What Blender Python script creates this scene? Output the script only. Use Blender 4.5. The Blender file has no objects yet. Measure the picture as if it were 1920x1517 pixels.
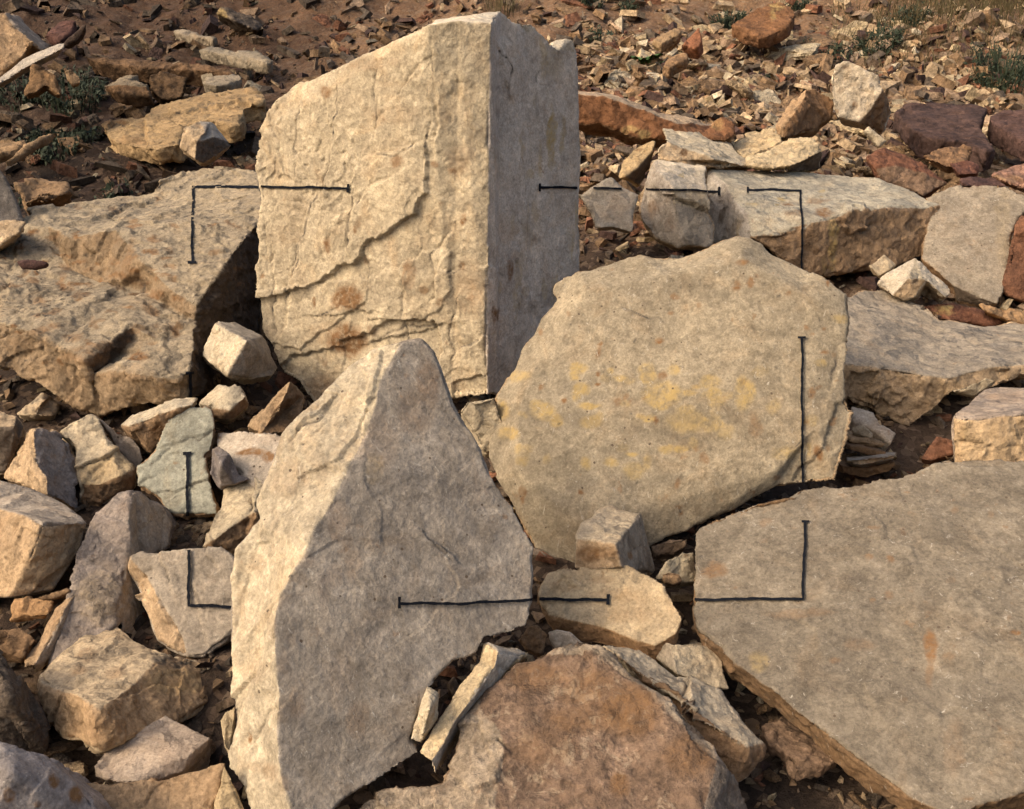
import bpy, bmesh, math, random
import numpy as np
from mathutils import Vector
from mathutils.bvhtree import BVHTree

# ------------------------------------------------------------------ camera, sky, sun, exposure
SC = bpy.context.scene
PITCH = math.radians(15.0); CAMZ = 1.9; FPX = 1867.0          # FPX: focal length in photo pixels (1920 wide)
cam_d = bpy.data.cameras.new('camera'); cam = bpy.data.objects.new('camera', cam_d)
SC.collection.objects.link(cam); SC.camera = cam
cam_d.sensor_width = 36.0; cam_d.lens = 36.0 * FPX / 1920.0
cam_d.clip_start = 0.05; cam_d.clip_end = 400
cam.location = (0, 0, CAMZ); cam.rotation_euler = (math.pi / 2 - PITCH, 0, 0)

SUN_EL = math.radians(36.0)
SUN_AZ = Vector((-0.88, -0.475, 0)).normalized()                # horizontal direction towards the sun
SUN_DIR = Vector((SUN_AZ.x * math.cos(SUN_EL), SUN_AZ.y * math.cos(SUN_EL), math.sin(SUN_EL)))
W = bpy.data.worlds.new('World'); SC.world = W; W.use_nodes = True
wn = W.node_tree.nodes; wl = W.node_tree.links
bg = wn.get('Background') or wn.new('ShaderNodeBackground')
sky = wn.new('ShaderNodeTexSky'); sky.sky_type = 'NISHITA'; sky.sun_disc = False
sky.sun_elevation = SUN_EL; sky.sun_rotation = math.atan2(SUN_AZ.x, SUN_AZ.y)
sky.air_density = 1.0; sky.dust_density = 8.0; sky.ozone_density = 0.8
wl.new(sky.outputs[0], bg.inputs[0]); bg.inputs[1].default_value = 0.15
sun_d = bpy.data.lights.new('sun', 'SUN'); sun_d.energy = 0.5; sun_d.angle = math.radians(3.5)
sun_d.color = (1.0, 0.88, 0.67)
sun = bpy.data.objects.new('sun', sun_d); SC.collection.objects.link(sun)
sun.rotation_euler = SUN_DIR.to_track_quat('Z', 'Y').to_euler(); sun.location = SUN_DIR * 30
SC.view_settings.view_transform = 'Standard'; SC.view_settings.look = 'None'
SC.view_settings.exposure = 0.84; SC.view_settings.gamma = 1.0
random.seed(7); RNG = np.random.default_rng(11)

# ------------------------------------------------------------------ helpers
CAMP = np.array([0, 0, CAMZ]); FWD = np.array([0, math.cos(PITCH), -math.sin(PITCH)])
UPV = np.array([0, math.sin(PITCH), math.cos(PITCH)])
def ray(px, py):
    return FWD + np.array([1.0, 0, 0]) * (px - 960) / FPX + UPV * (758.5 - py) / FPX
def at(px, py, Y):
    d = ray(px, py); return CAMP + d * (Y / d[1])
def proj(P):
    v = P - CAMP; z = v @ FWD
    return 960 + FPX * v[:, 0] / z, 758.5 - FPX * (v @ UPV) / z
_gy = [-4, 0, 2.5, 3, 3.5, 4, 5, 6, 7, 8, 10, 12, 16, 30, 60]
_gz = [-.5, -.42, -.30, -.20, -.06, .10, .46, .82, 1.13, 1.44, 2.12, 2.92, 4.7, 11.5, 27]
def gz(Y): return np.interp(Y, _gy, _gz)
def ground_hit(px, py):
    d = ray(px, py); lo, hi = 1.0, 60.0
    for _ in range(40):
        m = (lo + hi) / 2
        if CAMZ + d[2] / d[1] * m > gz(m): lo = m
        else: hi = m
    return at(px, py, lo)

def _h(ix, iy, iz, seed):
    n = (ix.astype(np.int64) * 374761393 + iy.astype(np.int64) * 668265263 + iz.astype(np.int64) * 2147483647 + seed * 974634777) & 0xffffffff
    n = ((n ^ (n >> 13)) * 1274126177) & 0xffffffff
    n = ((n ^ (n >> 16)) * 2246822519) & 0xffffffff
    return ((n ^ (n >> 15)) & 0xffff) / 65535.0
def vnoise(P, seed):
    f = np.floor(P); t = P - f; t = t * t * t * (t * (t * 6 - 15) + 10); i = f.astype(np.int64)
    r = 0
    for a in (0, 1):
        wa = t[:, 0] if a else 1 - t[:, 0]
        for b in (0, 1):
            wb = t[:, 1] if b else 1 - t[:, 1]
            for c in (0, 1):
                wc = t[:, 2] if c else 1 - t[:, 2]
                r = r + wa * wb * wc * _h(i[:, 0] + a, i[:, 1] + b, i[:, 2] + c, seed)
    return r * 2 - 1
def fbm(P, seed, octv=4, gain=.5):
    s = 0; a = 1.0; Q = P
    for k in range(octv):
        s = s + a * vnoise(Q, seed + k * 17); a *= gain; Q = Q * 2.07 + 3.1
    return s
def facets(P, seed):
    """piecewise planar chips: nearest jittered cell, its own tilt and step"""
    f = np.floor(P).astype(np.int64); best = np.full(len(P), 9e9); val = np.zeros(len(P))
    for a in (-1, 0, 1):
        for b in (-1, 0, 1):
            for c in (-1, 0, 1):
                g = f + np.array([a, b, c])
                x, y, z = g[:, 0], g[:, 1], g[:, 2]
                o = np.stack([_h(x, y, z, seed), _h(x, y, z, seed + 1), _h(x, y, z, seed + 2)], 1)
                d = P - (g + o); q = (d * d).sum(1); m = q < best
                if not m.any(): continue
                w = np.stack([_h(x, y, z, seed + 3), _h(x, y, z, seed + 4), _h(x, y, z, seed + 5)], 1) * 2 - 1
                v = (d * w).sum(1) + (_h(x, y, z, seed + 6) - .5) * .9
                best = np.where(m, q, best); val = np.where(m, v, val)
    return val
def inpoly(px, py, poly):
    r = np.zeros(len(px), bool); n = len(poly)
    for i in range(n):
        x0, y0 = poly[i]; x1, y1 = poly[(i + 1) % n]
        if y0 == y1: continue
        c = ((y0 > py) != (y1 > py)) & (px < (x1 - x0) * (py - y0) / (y1 - y0) + x0)
        r ^= c
    return r
def segdist(px, py, line):
    d = np.full(len(px), 9e9)
    for (x0, y0), (x1, y1) in zip(line[:-1], line[1:]):
        dx, dy = x1 - x0, y1 - y0; L = dx * dx + dy * dy + 1e-9
        t = np.clip(((px - x0) * dx + (py - y0) * dy) / L, 0, 1)
        d = np.minimum(d, np.hypot(px - x0 - t * dx, py - y0 - t * dy))
    return d

# ------------------------------------------------------------------ materials
def mat_new(name):
    m = bpy.data.materials.new(name); m.use_nodes = True
    nt = m.node_tree; nt.nodes.clear()
    out = nt.nodes.new('ShaderNodeOutputMaterial'); b = nt.nodes.new('ShaderNodeBsdfPrincipled')
    nt.links.new(b.outputs[0], out.inputs[0])
    b.inputs['Roughness'].default_value = .9
    b.inputs['Specular IOR Level'].default_value = .2
    return m, nt, b
def N(nt, typ, **k):
    n = nt.nodes.new(typ)
    for a, v in k.items(): setattr(n, a, v)
    return n
def math_n(nt, op, a, b=None, c=None, clamp=False):
    n = nt.nodes.new('ShaderNodeMath'); n.operation = op; n.use_clamp = clamp
    for i, v in enumerate((a, b, c)):
        if v is None: continue
        if isinstance(v, (int, float)): n.inputs[i].default_value = v
        else: nt.links.new(v, n.inputs[i])
    return n.outputs[0]
def mixc(nt, mode, fac, a, b):
    n = nt.nodes.new('ShaderNodeMix'); n.data_type = 'RGBA'; n.blend_type = mode
    for s, v in ((0, fac), (6, a), (7, b)):
        if isinstance(v, (int, float)): n.inputs[s].default_value = v
        elif isinstance(v, tuple): n.inputs[s].default_value = (*v, 1)
        else: nt.links.new(v, n.inputs[s])
    return n.outputs[2]
def noise(nt, vec, scale, detail=6, rough=.6, dist=0.0):
    n = nt.nodes.new('ShaderNodeTexNoise'); n.inputs['Scale'].default_value = scale
    n.inputs['Detail'].default_value = detail; n.inputs['Roughness'].default_value = rough
    n.inputs['Distortion'].default_value = dist
    if vec is not None: nt.links.new(vec, n.inputs['Vector'])
    return n.outputs['Fac']
def ramp(nt, v, lo, hi, a=0.0, b=1.0):
    n = nt.nodes.new('ShaderNodeMapRange'); n.inputs['From Min'].default_value = lo; n.inputs['From Max'].default_value = hi
    n.inputs['To Min'].default_value = a; n.inputs['To Max'].default_value = b
    nt.links.new(v, n.inputs['Value']); return n.outputs[0]

def stone_material(name, pits=.35, speck=.5, scratch=.3, bump=.5, mottle=.22, blotch=.0, frac=.0):
    m, nt, b = mat_new(name)
    tc = N(nt, 'ShaderNodeTexCoord'); oi = N(nt, 'ShaderNodeObjectInfo')
    add = N(nt, 'ShaderNodeVectorMath', operation='ADD')
    rv = math_n(nt, 'MULTIPLY', oi.outputs['Random'], 37.0)
    nt.links.new(tc.outputs['Object'], add.inputs[0]); nt.links.new(rv, add.inputs[1])
    P = add.outputs[0]
    A = N(nt, 'ShaderNodeAttribute', attribute_name='tone').outputs['Color']
    S = N(nt, 'ShaderNodeAttribute', attribute_name='stain').outputs['Color']
    sep = N(nt, 'ShaderNodeSeparateColor'); nt.links.new(S, sep.inputs[0])
    n1 = noise(nt, P, 2.6, 7, .62, .6); n2 = noise(nt, P, 13, 8, .7, .4); n3 = noise(nt, P, 95, 4, .75); n4 = noise(nt, P, 34, 6, .7, .3)
    n5 = noise(nt, P, 6.5, 9, .72, 1.2)
    def tint(c, v, lo, hi, dk, lt): return mixc(nt, 'MULTIPLY', 1.0, c, mixc(nt, 'MIX', ramp(nt, v, lo, hi), dk, lt))
    k = mottle
    c = tint(A, n1, .32, .68, (1 - k * .9, 1 - k * .9, 1 - k * .85), (1 + k * .6, 1 + k * .55, 1 + k * .45))
    c = tint(c, n2, .3, .7, (1 - k, 1 - k * 1.03, 1 - k * 1.08), (1 + k * .8, 1 + k * .78, 1 + k * .72))
    c = tint(c, n5, .36, .64, (1 - k * 1.1, 1 - k * 1.15, 1 - k * 1.2), (1 + k * .8, 1 + k * .8, 1 + k * .78))
    c = tint(c, n4, .3, .7, (1 - k * 1.3, 1 - k * 1.32, 1 - k * 1.35), (1 + k * 1.0, 1 + k * .98, 1 + k * .95))
    c = tint(c, n3, .28, .72, (.68, .67, .65), (1.29, 1.29, 1.28))
    if blotch:
        bl = noise(nt, P, 9, 8, .7, 1.6)
        c = mixc(nt, 'MIX', math_n(nt, 'MULTIPLY', ramp(nt, bl, .55, .62), blotch), c, (.43, .33, .22))
        bl2 = noise(nt, P, 7, 8, .7, 1.3)
        c = mixc(nt, 'MIX', math_n(nt, 'MULTIPLY', ramp(nt, bl2, .52, .62), blotch), c, (.205, .130, .082))
    # warm blush
    wm = noise(nt, P, 4.3, 6, .65, 1.0)
    c = mixc(nt, 'MIX', math_n(nt, 'MULTIPLY', ramp(nt, wm, .52, .70), .6 * speck), c, mixc(nt, 'MULTIPLY', 1.0, c, (1.02, .80, .58)))
    # small rust specks
    sp = noise(nt, P, 17, 4, .6, .4)
    c = mixc(nt, 'MIX', math_n(nt, 'MULTIPLY', math_n(nt, 'MULTIPLY', ramp(nt, sp, .64, .71), speck), ramp(nt, n1, .42, .6)), c, (.22, .115, .05))
    # traced stains: R rust, G ochre, B dark grime, darkened patches and crack lines
    rm = math_n(nt, 'MULTIPLY', sep.outputs[0], ramp(nt, n4, .32, .58, .3, 1.35), clamp=True)
    c = mixc(nt, 'MIX', rm, c, mixc(nt, 'MIX', n2, (.125, .064, .028), (.25, .138, .062)))
    om = math_n(nt, 'MULTIPLY', math_n(nt, 'MULTIPLY', sep.outputs[1], ramp(nt, n4, .33, .58, .25, 1.2)), ramp(nt, n2, .36, .54, .35, 1.1), clamp=True)
    c = mixc(nt, 'MIX', om, c, mixc(nt, 'MIX', n2, (.30, .205, .080), (.41, .29, .115)))
    dm = math_n(nt, 'MULTIPLY', sep.outputs[2], ramp(nt, n4, .36, .60, .1, 1.2), clamp=True)
    c = mixc(nt, 'MIX', dm, c, (.075, .062, .048))
    # pits and pale scratches
    vo = N(nt, 'ShaderNodeTexVoronoi'); vo.inputs['Scale'].default_value = 38; nt.links.new(P, vo.inputs['Vector'])
    sc_ = N(nt, 'ShaderNodeSeparateColor'); nt.links.new(vo.outputs['Color'], sc_.inputs[0])
    rad = math_n(nt, 'MULTIPLY', sc_.outputs[1], .22)
    pit = math_n(nt, 'MULTIPLY', math_n(nt, 'LESS_THAN', vo.outputs['Distance'], math_n(nt, 'ADD', rad, math_n(nt, 'MULTIPLY', math_n(nt, 'SUBTRACT', n3, .5), .5))), math_n(nt, 'GREATER_THAN', sc_.outputs[0], .86))
    c = mixc(nt, 'MIX', math_n(nt, 'MULTIPLY', pit, pits), c, (.10, .072, .05))
    mp = N(nt, 'ShaderNodeMapping'); mp.inputs['Scale'].default_value = (9, 9, 2.2); mp.inputs['Rotation'].default_value = (.4, .6, .3)
    nt.links.new(P, mp.inputs['Vector'])
    sk = noise(nt, mp.outputs[0], 3.2, 7, .78, 1.5)
    c = mixc(nt, 'MIX', math_n(nt, 'MULTIPLY', ramp(nt, sk, .60, .68), scratch), c, mixc(nt, 'MIX', .6, A, (.60, .54, .44)))
    nt.links.new(c, b.inputs['Base Color'])
    h = math_n(nt, 'ADD', math_n(nt, 'MULTIPLY', n2, .35), math_n(nt, 'ADD', math_n(nt, 'MULTIPLY', n4, .55), math_n(nt, 'MULTIPLY', n3, .45)))
    h = math_n(nt, 'SUBTRACT', h, math_n(nt, 'MULTIPLY', pit, .35 * pits))
    bp = N(nt, 'ShaderNodeBump'); bp.inputs['Strength'].default_value = bump; bp.inputs['Distance'].default_value = .022
    nt.links.new(h, bp.inputs['Height'])
    if frac:
        wob = N(nt, 'ShaderNodeTexNoise'); wob.inputs['Scale'].default_value = 9; wob.inputs['Detail'].default_value = 4; nt.links.new(P, wob.inputs['Vector'])
        wv = N(nt, 'ShaderNodeVectorMath', operation='MULTIPLY_ADD'); nt.links.new(wob.outputs['Color'], wv.inputs[0]); wv.inputs[1].default_value = (.09, .09, .09); nt.links.new(P, wv.inputs[2])
        tot = None
        for sc, am in ((11, 1.0), (31, .8)):
            v = N(nt, 'ShaderNodeTexVoronoi'); v.inputs['Scale'].default_value = sc; nt.links.new(wv.outputs[0], v.inputs['Vector'])
            d1 = N(nt, 'ShaderNodeVectorMath', operation='SUBTRACT'); nt.links.new(wv.outputs[0], d1.inputs[0]); nt.links.new(v.outputs['Position'], d1.inputs[1])
            d2 = N(nt, 'ShaderNodeVectorMath', operation='SUBTRACT'); nt.links.new(v.outputs['Color'], d2.inputs[0]); d2.inputs[1].default_value = (.5, .5, .5)
            dt = N(nt, 'ShaderNodeVectorMath', operation='DOT_PRODUCT'); nt.links.new(d1.outputs[0], dt.inputs[0]); nt.links.new(d2.outputs[0], dt.inputs[1])
            q = math_n(nt, 'MULTIPLY', dt.outputs['Value'], am); tot = q if tot is None else math_n(nt, 'ADD', tot, q)
        b2 = N(nt, 'ShaderNodeBump'); b2.inputs['Strength'].default_value = 1; b2.inputs['Distance'].default_value = frac
        nt.links.new(tot, b2.inputs['Height']); nt.links.new(bp.outputs[0], b2.inputs['Normal']); nt.links.new(b2.outputs[0], b.inputs['Normal'])
    else: nt.links.new(bp.outputs[0], b.inputs['Normal'])
    return m
M_ROUGH = stone_material('rough_limestone', .3, .5, .15, .7, .16, frac=.55)
M_FACE = stone_material('flaked_limestone', .35, .6, .2, .55, .17, frac=.2)
M_SMOOTH = stone_material('bedding_limestone', 1.0, .5, .85, .5, .22, frac=.10)
M_SHALE = stone_material('brown_sandstone', .15, .25, .12, .75, .3, frac=.6)
M_CRUST = stone_material('rusty_crust', .2, .3, .2, .9, .3, .5, frac=.45)
def paint_material():
    m, nt, b = mat_new('black_paint'); tc = N(nt, 'ShaderNodeTexCoord')
    n = noise(nt, tc.outputs['Object'], 120, 3, .6)
    nt.links.new(mixc(nt, 'MIX', n, (.004, .005, .007), (.012, .013, .017)), b.inputs['Base Color'])
    b.inputs['Roughness'].default_value = .8; b.inputs['Specular IOR Level'].default_value = .05
    return m
M_PAINT = paint_material()

# ------------------------------------------------------------------ rock builder
#        tone RGB             rough  facet freq  bed
ST = {
 'cream': ((.520, .405, .250), .016, .030, 4.5),
 'face':  ((.452, .372, .256), .016, .030, 4.5),
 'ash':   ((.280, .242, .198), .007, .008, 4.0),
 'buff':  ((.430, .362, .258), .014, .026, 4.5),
 'side':  ((.540, .465, .385), .006, .008, 4.0),  # lifted tone, stands in for fill light on the shaded side
 'pale':  ((.500, .420, .300), .012, .022, 5.0),
 'white': ((.600, .520, .400), .010, .016, 5.0),
 'tan':   ((.420, .310, .195), .014, .030, 5.0),
 'grey':  ((.330, .285, .225), .007, .008, 4.0),
 'slate': ((.385, .335, .275), .006, .008, 4.0),
 'olive': ((.405, .350, .256), .007, .007, 3.0),
 'green': ((.260, .255, .205), .005, .008, 5.0),
 'blue':  ((.250, .220, .200), .010, .018, 5.0),
 'brown': ((.270, .175, .100), .016, .030, 5.0),
 'rust':  ((.305, .215, .145), .012, .016, 5.0),
 'orange':((.270, .142, .070), .012, .020, 4.0),
 'red':   ((.230, .110, .065), .012, .020, 4.0),
 'purple':((.090, .054, .045), .010, .018, 5.0),
 'dark':  ((.130, .100, .075), .014, .030, 5.0),  # dark brown stone; also shade painted on overhung and unlit facets
}
col_root = SC.collection
def set_props(o, label, cat, group=None, kind=None):
    if kind: o['kind'] = kind
    if label: o['label'] = label
    if cat: o['category'] = cat
    if group: o['group'] = group
def pt_attr(me, name, arr):
    a = me.attributes.new(name, 'FLOAT_COLOR', 'POINT')
    a.data.foreach_set('color', np.concatenate([arr, np.ones((len(arr), 1))], 1).astype(np.float32).ravel())
def verts_np(me, what='co'):
    a = np.empty(len(me.vertices) * 3, np.float32)
    (me.vertices if what == 'co' else me.vertex_normals).foreach_get('co' if what == 'co' else 'vector', a)
    return a.reshape(-1, 3).astype(np.float64)
FACE_OF = {}
def flecks(n, box, rx, ry, ch, st, seed):
    r = np.random.default_rng(seed)
    return [(r.uniform(box[0], box[2]), r.uniform(box[1], box[3]), r.uniform(*rx), r.uniform(*ry), ch, r.uniform(*st)) for _ in range(n)]
_seed = [100]
def rock(name, label, cat, pts, faces, Y=None, plane=None, d=None, styles='cream', back=None, mat=None, k=3.0, shrink=.82,
         amp=1.0, famp=1.0, smooth=0, terr=1.0, chip=1.0, plates=(), stains=(), cracks=(), bed=None, group=None, strata=0.0, tcol=None, push=None, flatten=()):
    """pts: photo outline corners (px, py[, dY]) laid on a real plane (point px,py,Y and world normal) or at distance Y;
    faces: visible facets; the stone closes behind them with real thickness d."""
    _seed[0] += 31; seed = _seed[0]
    if plane:
        qx, qy, qY, n = plane; n = np.array(n, float); p0 = at(qx, qy, qY)
    V = []
    for p in pts:
        dy = p[2] if len(p) > 2 else 0.0
        r = ray(p[0], p[1])
        if plane:
            t = ((p0 - CAMP) @ n) / (r @ n); y0 = r[1] * t
        else: y0 = Y
        V.append(at(p[0], p[1], y0 + dy))
    V = np.array(V)
    for fi in flatten:                                             # a cleft face: its corners share one plane
        q = V[faces[fi]]; c0 = q.mean(0); nrm = np.linalg.svd(q - c0)[2][2]
        for i in faces[fi]:
            rr = V[i] - CAMP; V[i] = CAMP + rr * (1 + .9 * (((c0 - CAMP) @ nrm) / (rr @ nrm) - 1))
    if isinstance(styles, str): styles = [styles] * len(faces)
    # boundary of the visible facets
    edges = {}
    for f in faces:
        for a, b_ in zip(f, f[1:] + f[:1]):
            key = (min(a, b_), max(a, b_)); edges.setdefault(key, []).append((a, b_))
    bnd = [e[0] for e in edges.values() if len(e) == 1]
    ctr = V.mean(0)
    vd = ctr - CAMP; dist = np.linalg.norm(vd); vd /= dist
    ext = V.max(0) - V.min(0)
    if d is None: d = .55 * sorted(ext)[1]
    if push is None:
        push = vd + np.array([0, 0, -.25]); push /= np.linalg.norm(push)
    else: push = np.array(push, float); push /= np.linalg.norm(push)
    bi = sorted({v for e in bnd for v in e})
    bm = bmesh.new()
    bv = [bm.verts.new(v) for v in V]
    bc = V[bi].mean(0)
    back_v = {i: bm.verts.new(bc + (V[i] - bc) * shrink + push * d) for i in bi}
    fidx = bm.faces.layers.int.new('sty'); 
    for fi, f in enumerate(faces):
        try: fc = bm.faces.new([bv[i] for i in f])
        except ValueError: continue
        fc[fidx] = fi
    nb = len(faces)
    cv = bm.verts.new(bc + push * d * 1.08)
    for a, b_ in bnd:
        fc = bm.faces.new([bv[b_], bv[a], back_v[a], back_v[b_]]); fc[fidx] = nb
        fc = bm.faces.new([back_v[b_], back_v[a], cv]); fc[fidx] = nb
    bmesh.ops.triangulate(bm, faces=bm.faces[:], quad_method='BEAUTY', ngon_method='BEAUTY')
    bmesh.ops.recalc_face_normals(bm, faces=bm.faces[:])
    bm.faces.ensure_lookup_table()
    tri_sty = np.array([f[fidx] for f in bm.faces]); bvh = BVHTree.FromBMesh(bm)
    me0 = bpy.data.meshes.new('tmp'); bm.to_mesh(me0); bm.free()
    ob = bpy.data.objects.new('tmp', me0); col_root.objects.link(ob)
    md = ob.modifiers.new('r', 'REMESH'); md.mode = 'VOXEL'; md.voxel_size = max(.004, k * dist / FPX); md.adaptivity = 0
    dg = bpy.context.evaluated_depsgraph_get()
    me = bpy.data.meshes.new_from_object(ob.evaluated_get(dg))
    bpy.data.objects.remove(ob); bpy.data.meshes.remove(me0)
    P = verts_np(me)
    # slight rounding of the voxel steps
    E = np.empty(len(me.edges) * 2, np.int32); me.edges.foreach_get('vertices', E); E = E.reshape(-1, 2)
    cnt = np.bincount(E.ravel(), minlength=len(P)).clip(1)[:, None]
    def lap(Q):
        s = np.stack([np.bincount(E[:, 0], Q[E[:, 1], j], len(Q)) + np.bincount(E[:, 1], Q[E[:, 0], j], len(Q)) for j in range(Q.shape[1])], 1)
        return s / cnt
    near = [bvh.find_nearest(Vector(p)) for p in P]
    ti = np.array([q[2] if q[2] is not None else 0 for q in near])
    P = np.array([q[0] if q[0] is not None else p for q, p in zip(near, P)])
    for _ in range(smooth): P = P * .6 + lap(P) * .4
    me.vertices.foreach_set('co', P.astype(np.float32).ravel()); me.update()
    Nn = verts_np(me, 'n')
    for _ in range(3): Nn = Nn * .4 + lap(Nn) * .6
    edge = np.clip((1 - np.linalg.norm(Nn, axis=1)) * 9, 0, 1)
    Nn /= np.linalg.norm(Nn, axis=1)[:, None].clip(1e-6)
    fs = tri_sty[ti]
    tab = [ST[s] for s in styles] + [ST[back or styles[0]]]
    tone = np.array([t[0] for t in tab])[fs]; ra = np.array([[t[1]] for t in tab])[fs][:, 0]; fa = np.array([[t[2]] for t in tab])[fs][:, 0]
    fq = tab[0][3]
    if tcol is not None: tone = tone * np.array(tcol)
    for _ in range(3):
        ra = lap(ra[:, None])[:, 0]; fa = lap(fa[:, None])[:, 0]
    tone = tone * .8 + lap(tone) * .2
    size = max(ext); fa = fa * (1.4 if size < .6 else 1.0); sf = min(1.0, size / .55) ** .8
    Q = P - ctr
    wob = np.stack([vnoise(Q * 6, seed + 50), vnoise(Q * 6, seed + 51), vnoise(Q * 6, seed + 52)], 1) * .06
    disp = ra * sf * amp * .75 * (fbm(Q * 4 / sf ** .5, seed, 5, .5))
    fsc = fq / sf
    disp += fa * sf * famp * amp * (facets((Q + wob) * fsc, seed + 7) * .5 + facets((Q + wob) * fsc * 2.6, seed + 8) * .14)
    # flaked layers: stepped plates with sharp little scarps
    tq = fbm((Q + wob * .6) * np.array([1.7, 1.7, 2.3]) / sf ** .6, seed + 20, 5, .52)
    tmask = np.clip(.5 + 1.4 * vnoise(Q * 1.9 / sf ** .5, seed + 33), 0, 1)
    disp += fa * sf * amp * .5 * terr * tmask * (np.floor(tq * 3.2) / 3.2 - .8 * tq)
    # chipped arrises
    disp -= chip * edge * sf * (.022 * np.clip(fbm(Q * 6.5, seed + 40, 3) + .1, 0, 1.2) + .006 * np.clip(fbm(Q * 24, seed + 41, 2), 0, 1))
    disp += np.clip(ra - .004, 0, 1) * sf * amp * .38 * fbm(Q * 38, seed + 30, 2, .6)
    if strata:
        bn = np.array(bed or (0, 0, 1), float); bn /= np.linalg.norm(bn)
        s = (Q + wob * .4) @ bn
        L = np.stack([s * 34, Q[:, 0] * 2.5, Q[:, 1] * 2.5], 1)
        disp += strata * ra / .014 * vnoise(L, seed + 9)
    px, py = proj(P)
    facing = ((P - CAMP) * Nn).sum(1) < 0
    jx = px + 5 * fbm(Q * 14, seed + 60, 3); jy = py + 5 * fbm(Q * 14, seed + 61, 3)
    for pl in plates:
        poly, h = pl[:2]; ins = inpoly(jx, jy, poly) & facing
        if len(pl) > 2: h = h * np.clip((py - pl[2]) / (pl[3] - pl[2]), 0, 1)
        disp += np.where(ins, h, 0)
    crk = np.zeros(len(P))
    for line, h, w in cracks:
        dd = segdist(jx, jy, line)
        (ax, ay), (bx, by) = line[0], line[-1]                       # a fracture: one lip stands a little proud of the other
        sd = np.sign((jx - ax) * (by - ay) - (jy - ay) * (bx - ax)); fall = np.exp(-dd / (w * 5))
        disp += np.where(facing, .45 * h * sd * fall - .4 * h * np.clip(1 - dd / (w * .7), 0, 1), 0)
        crk = np.maximum(crk, np.where(facing, 1.1 * np.clip(1.15 - dd / (w * .55), 0, 1) * np.clip(.65 + fbm(Q * 11, seed + 70, 2), 0, 1), 0))  # darkens the crack line in the B channel
    stn = np.zeros((len(P), 3)); stn[:, 2] = crk
    for s in stains:
        x, y, rx, ry, ch, st = s[:6]
        e = ((jx - x) / rx) ** 2 + ((jy - y) / ry) ** 2
        v = np.clip(1.5 - e * 1.2, 0, 1) * st * facing
        stn[:, ch] = np.maximum(stn[:, ch], v)
    P = P + Nn * disp[:, None]
    base = np.array([ctr[0], ctr[1] + .3 * d, P[:, 2].min()])
    me.vertices.foreach_set('co', (P - base).astype(np.float32).ravel())
    pt_attr(me, 'tone', tone); pt_attr(me, 'stain', stn)
    me.polygons.foreach_set('use_smooth', np.ones(len(me.polygons), bool))
    if mat is None:
        mat = M_SMOOTH if styles[0] in ('grey', 'slate', 'olive', 'green', 'blue') else (M_SHALE if styles[0] in ('brown', 'rust', 'orange', 'red', 'purple', 'dark') else M_ROUGH)
    me.materials.append(mat); me.update()
    me.name = name
    o = bpy.data.objects.new(name, me); o.location = base; col_root.objects.link(o)
    set_props(o, label, cat, group, 'thing'); FACE_OF[name] = fs
    return o

def flat(name, label, cat, outline, Y, n, d=.05, style='tan', **kw):
    """a slab lying on the ground: its outline on a plane of world normal n, thickness d straight into the ground"""
    cx = sum(p[0] for p in outline) / len(outline); cy = sum(p[1] for p in outline) / len(outline)
    nn = np.array(n, float); kw.setdefault('push', -nn); kw.setdefault('shrink', .96)
    return rock(name, label, cat, outline, [list(range(len(outline)))], plane=(cx, cy, Y, n), d=d, styles=style, **kw)

def painted(o, *lines, w=6.0):
    w = w * .82
    """black line brushed on a stone: a thin raised strip that follows the stone's own surface"""
    me = o.data; dg = None
    V = verts_np(me) + np.array(o.location)
    F = [tuple(p.vertices) for p in me.polygons]
    bvh = BVHTree.FromPolygons([Vector(v) for v in V], F)
    vs, fs = [], []; off = Vector(o.location)
    for line in lines:
        # resample
        pts = []
        for (x0, y0), (x1, y1) in zip(line[:-1], line[1:]):
            n = max(1, int(math.hypot(x1 - x0, y1 - y0) / 4))
            for i in range(n): pts.append((x0 + (x1 - x0) * i / n, y0 + (y1 - y0) * i / n))
        pts.append(line[-1])
        prev = None
        for i, (x, y) in enumerate(pts):
            a = pts[max(0, i - 1)]; b = pts[min(len(pts) - 1, i + 1)]
            tx, ty = b[0] - a[0], b[1] - a[1]; L = math.hypot(tx, ty) or 1; nx, ny = -ty / L, tx / L
            wig = .7 * math.sin(i * .21 + x * .01) + .5 * math.sin(i * .47)
            hw = w / 2 * (1 + .14 * math.sin(i * .9 + y) + .08 * math.sin(i * 2.1))
            row = []
            for s in (-1, 0, 1):
                qx, qy = x + nx * (wig + s * hw), y + ny * (wig + s * hw)
                dr = Vector(ray(qx, qy)).normalized(); h = bvh.ray_cast(Vector(CAMP), dr, 60)
                row.append(None if h[0] is None else (h[0] - dr * .013, h[3]))
            if any(r is None for r in row): prev = None; continue
            if prev is not None and abs(row[1][1] - prev[1]) > .12: prev = None
            idx = len(vs)
            for r in row: vs.append(r[0] - off)
            for r in row: vs.append(r[0] + Vector(ray(x, y)).normalized() * .004 - off)
            if prev is not None:
                p = prev[0]
                fs += [(p, p + 1, idx + 1, idx), (p + 1, p + 2, idx + 2, idx + 1), (p + 3, idx + 3, idx + 4, p + 4), (p + 4, idx + 4, idx + 5, p + 5),
                       (p, idx, idx + 3, p + 3), (p + 2, p + 5, idx + 5, idx + 2)]
            prev = (idx, row[1][1])
    m = bpy.data.meshes.new('painted_line'); m.from_pydata([tuple(v) for v in vs], [], fs); m.materials.append(M_PAINT); m.update()
    c = bpy.data.objects.new('painted_line', m); c.parent = o; col_root.objects.link(c)
    return c

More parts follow.
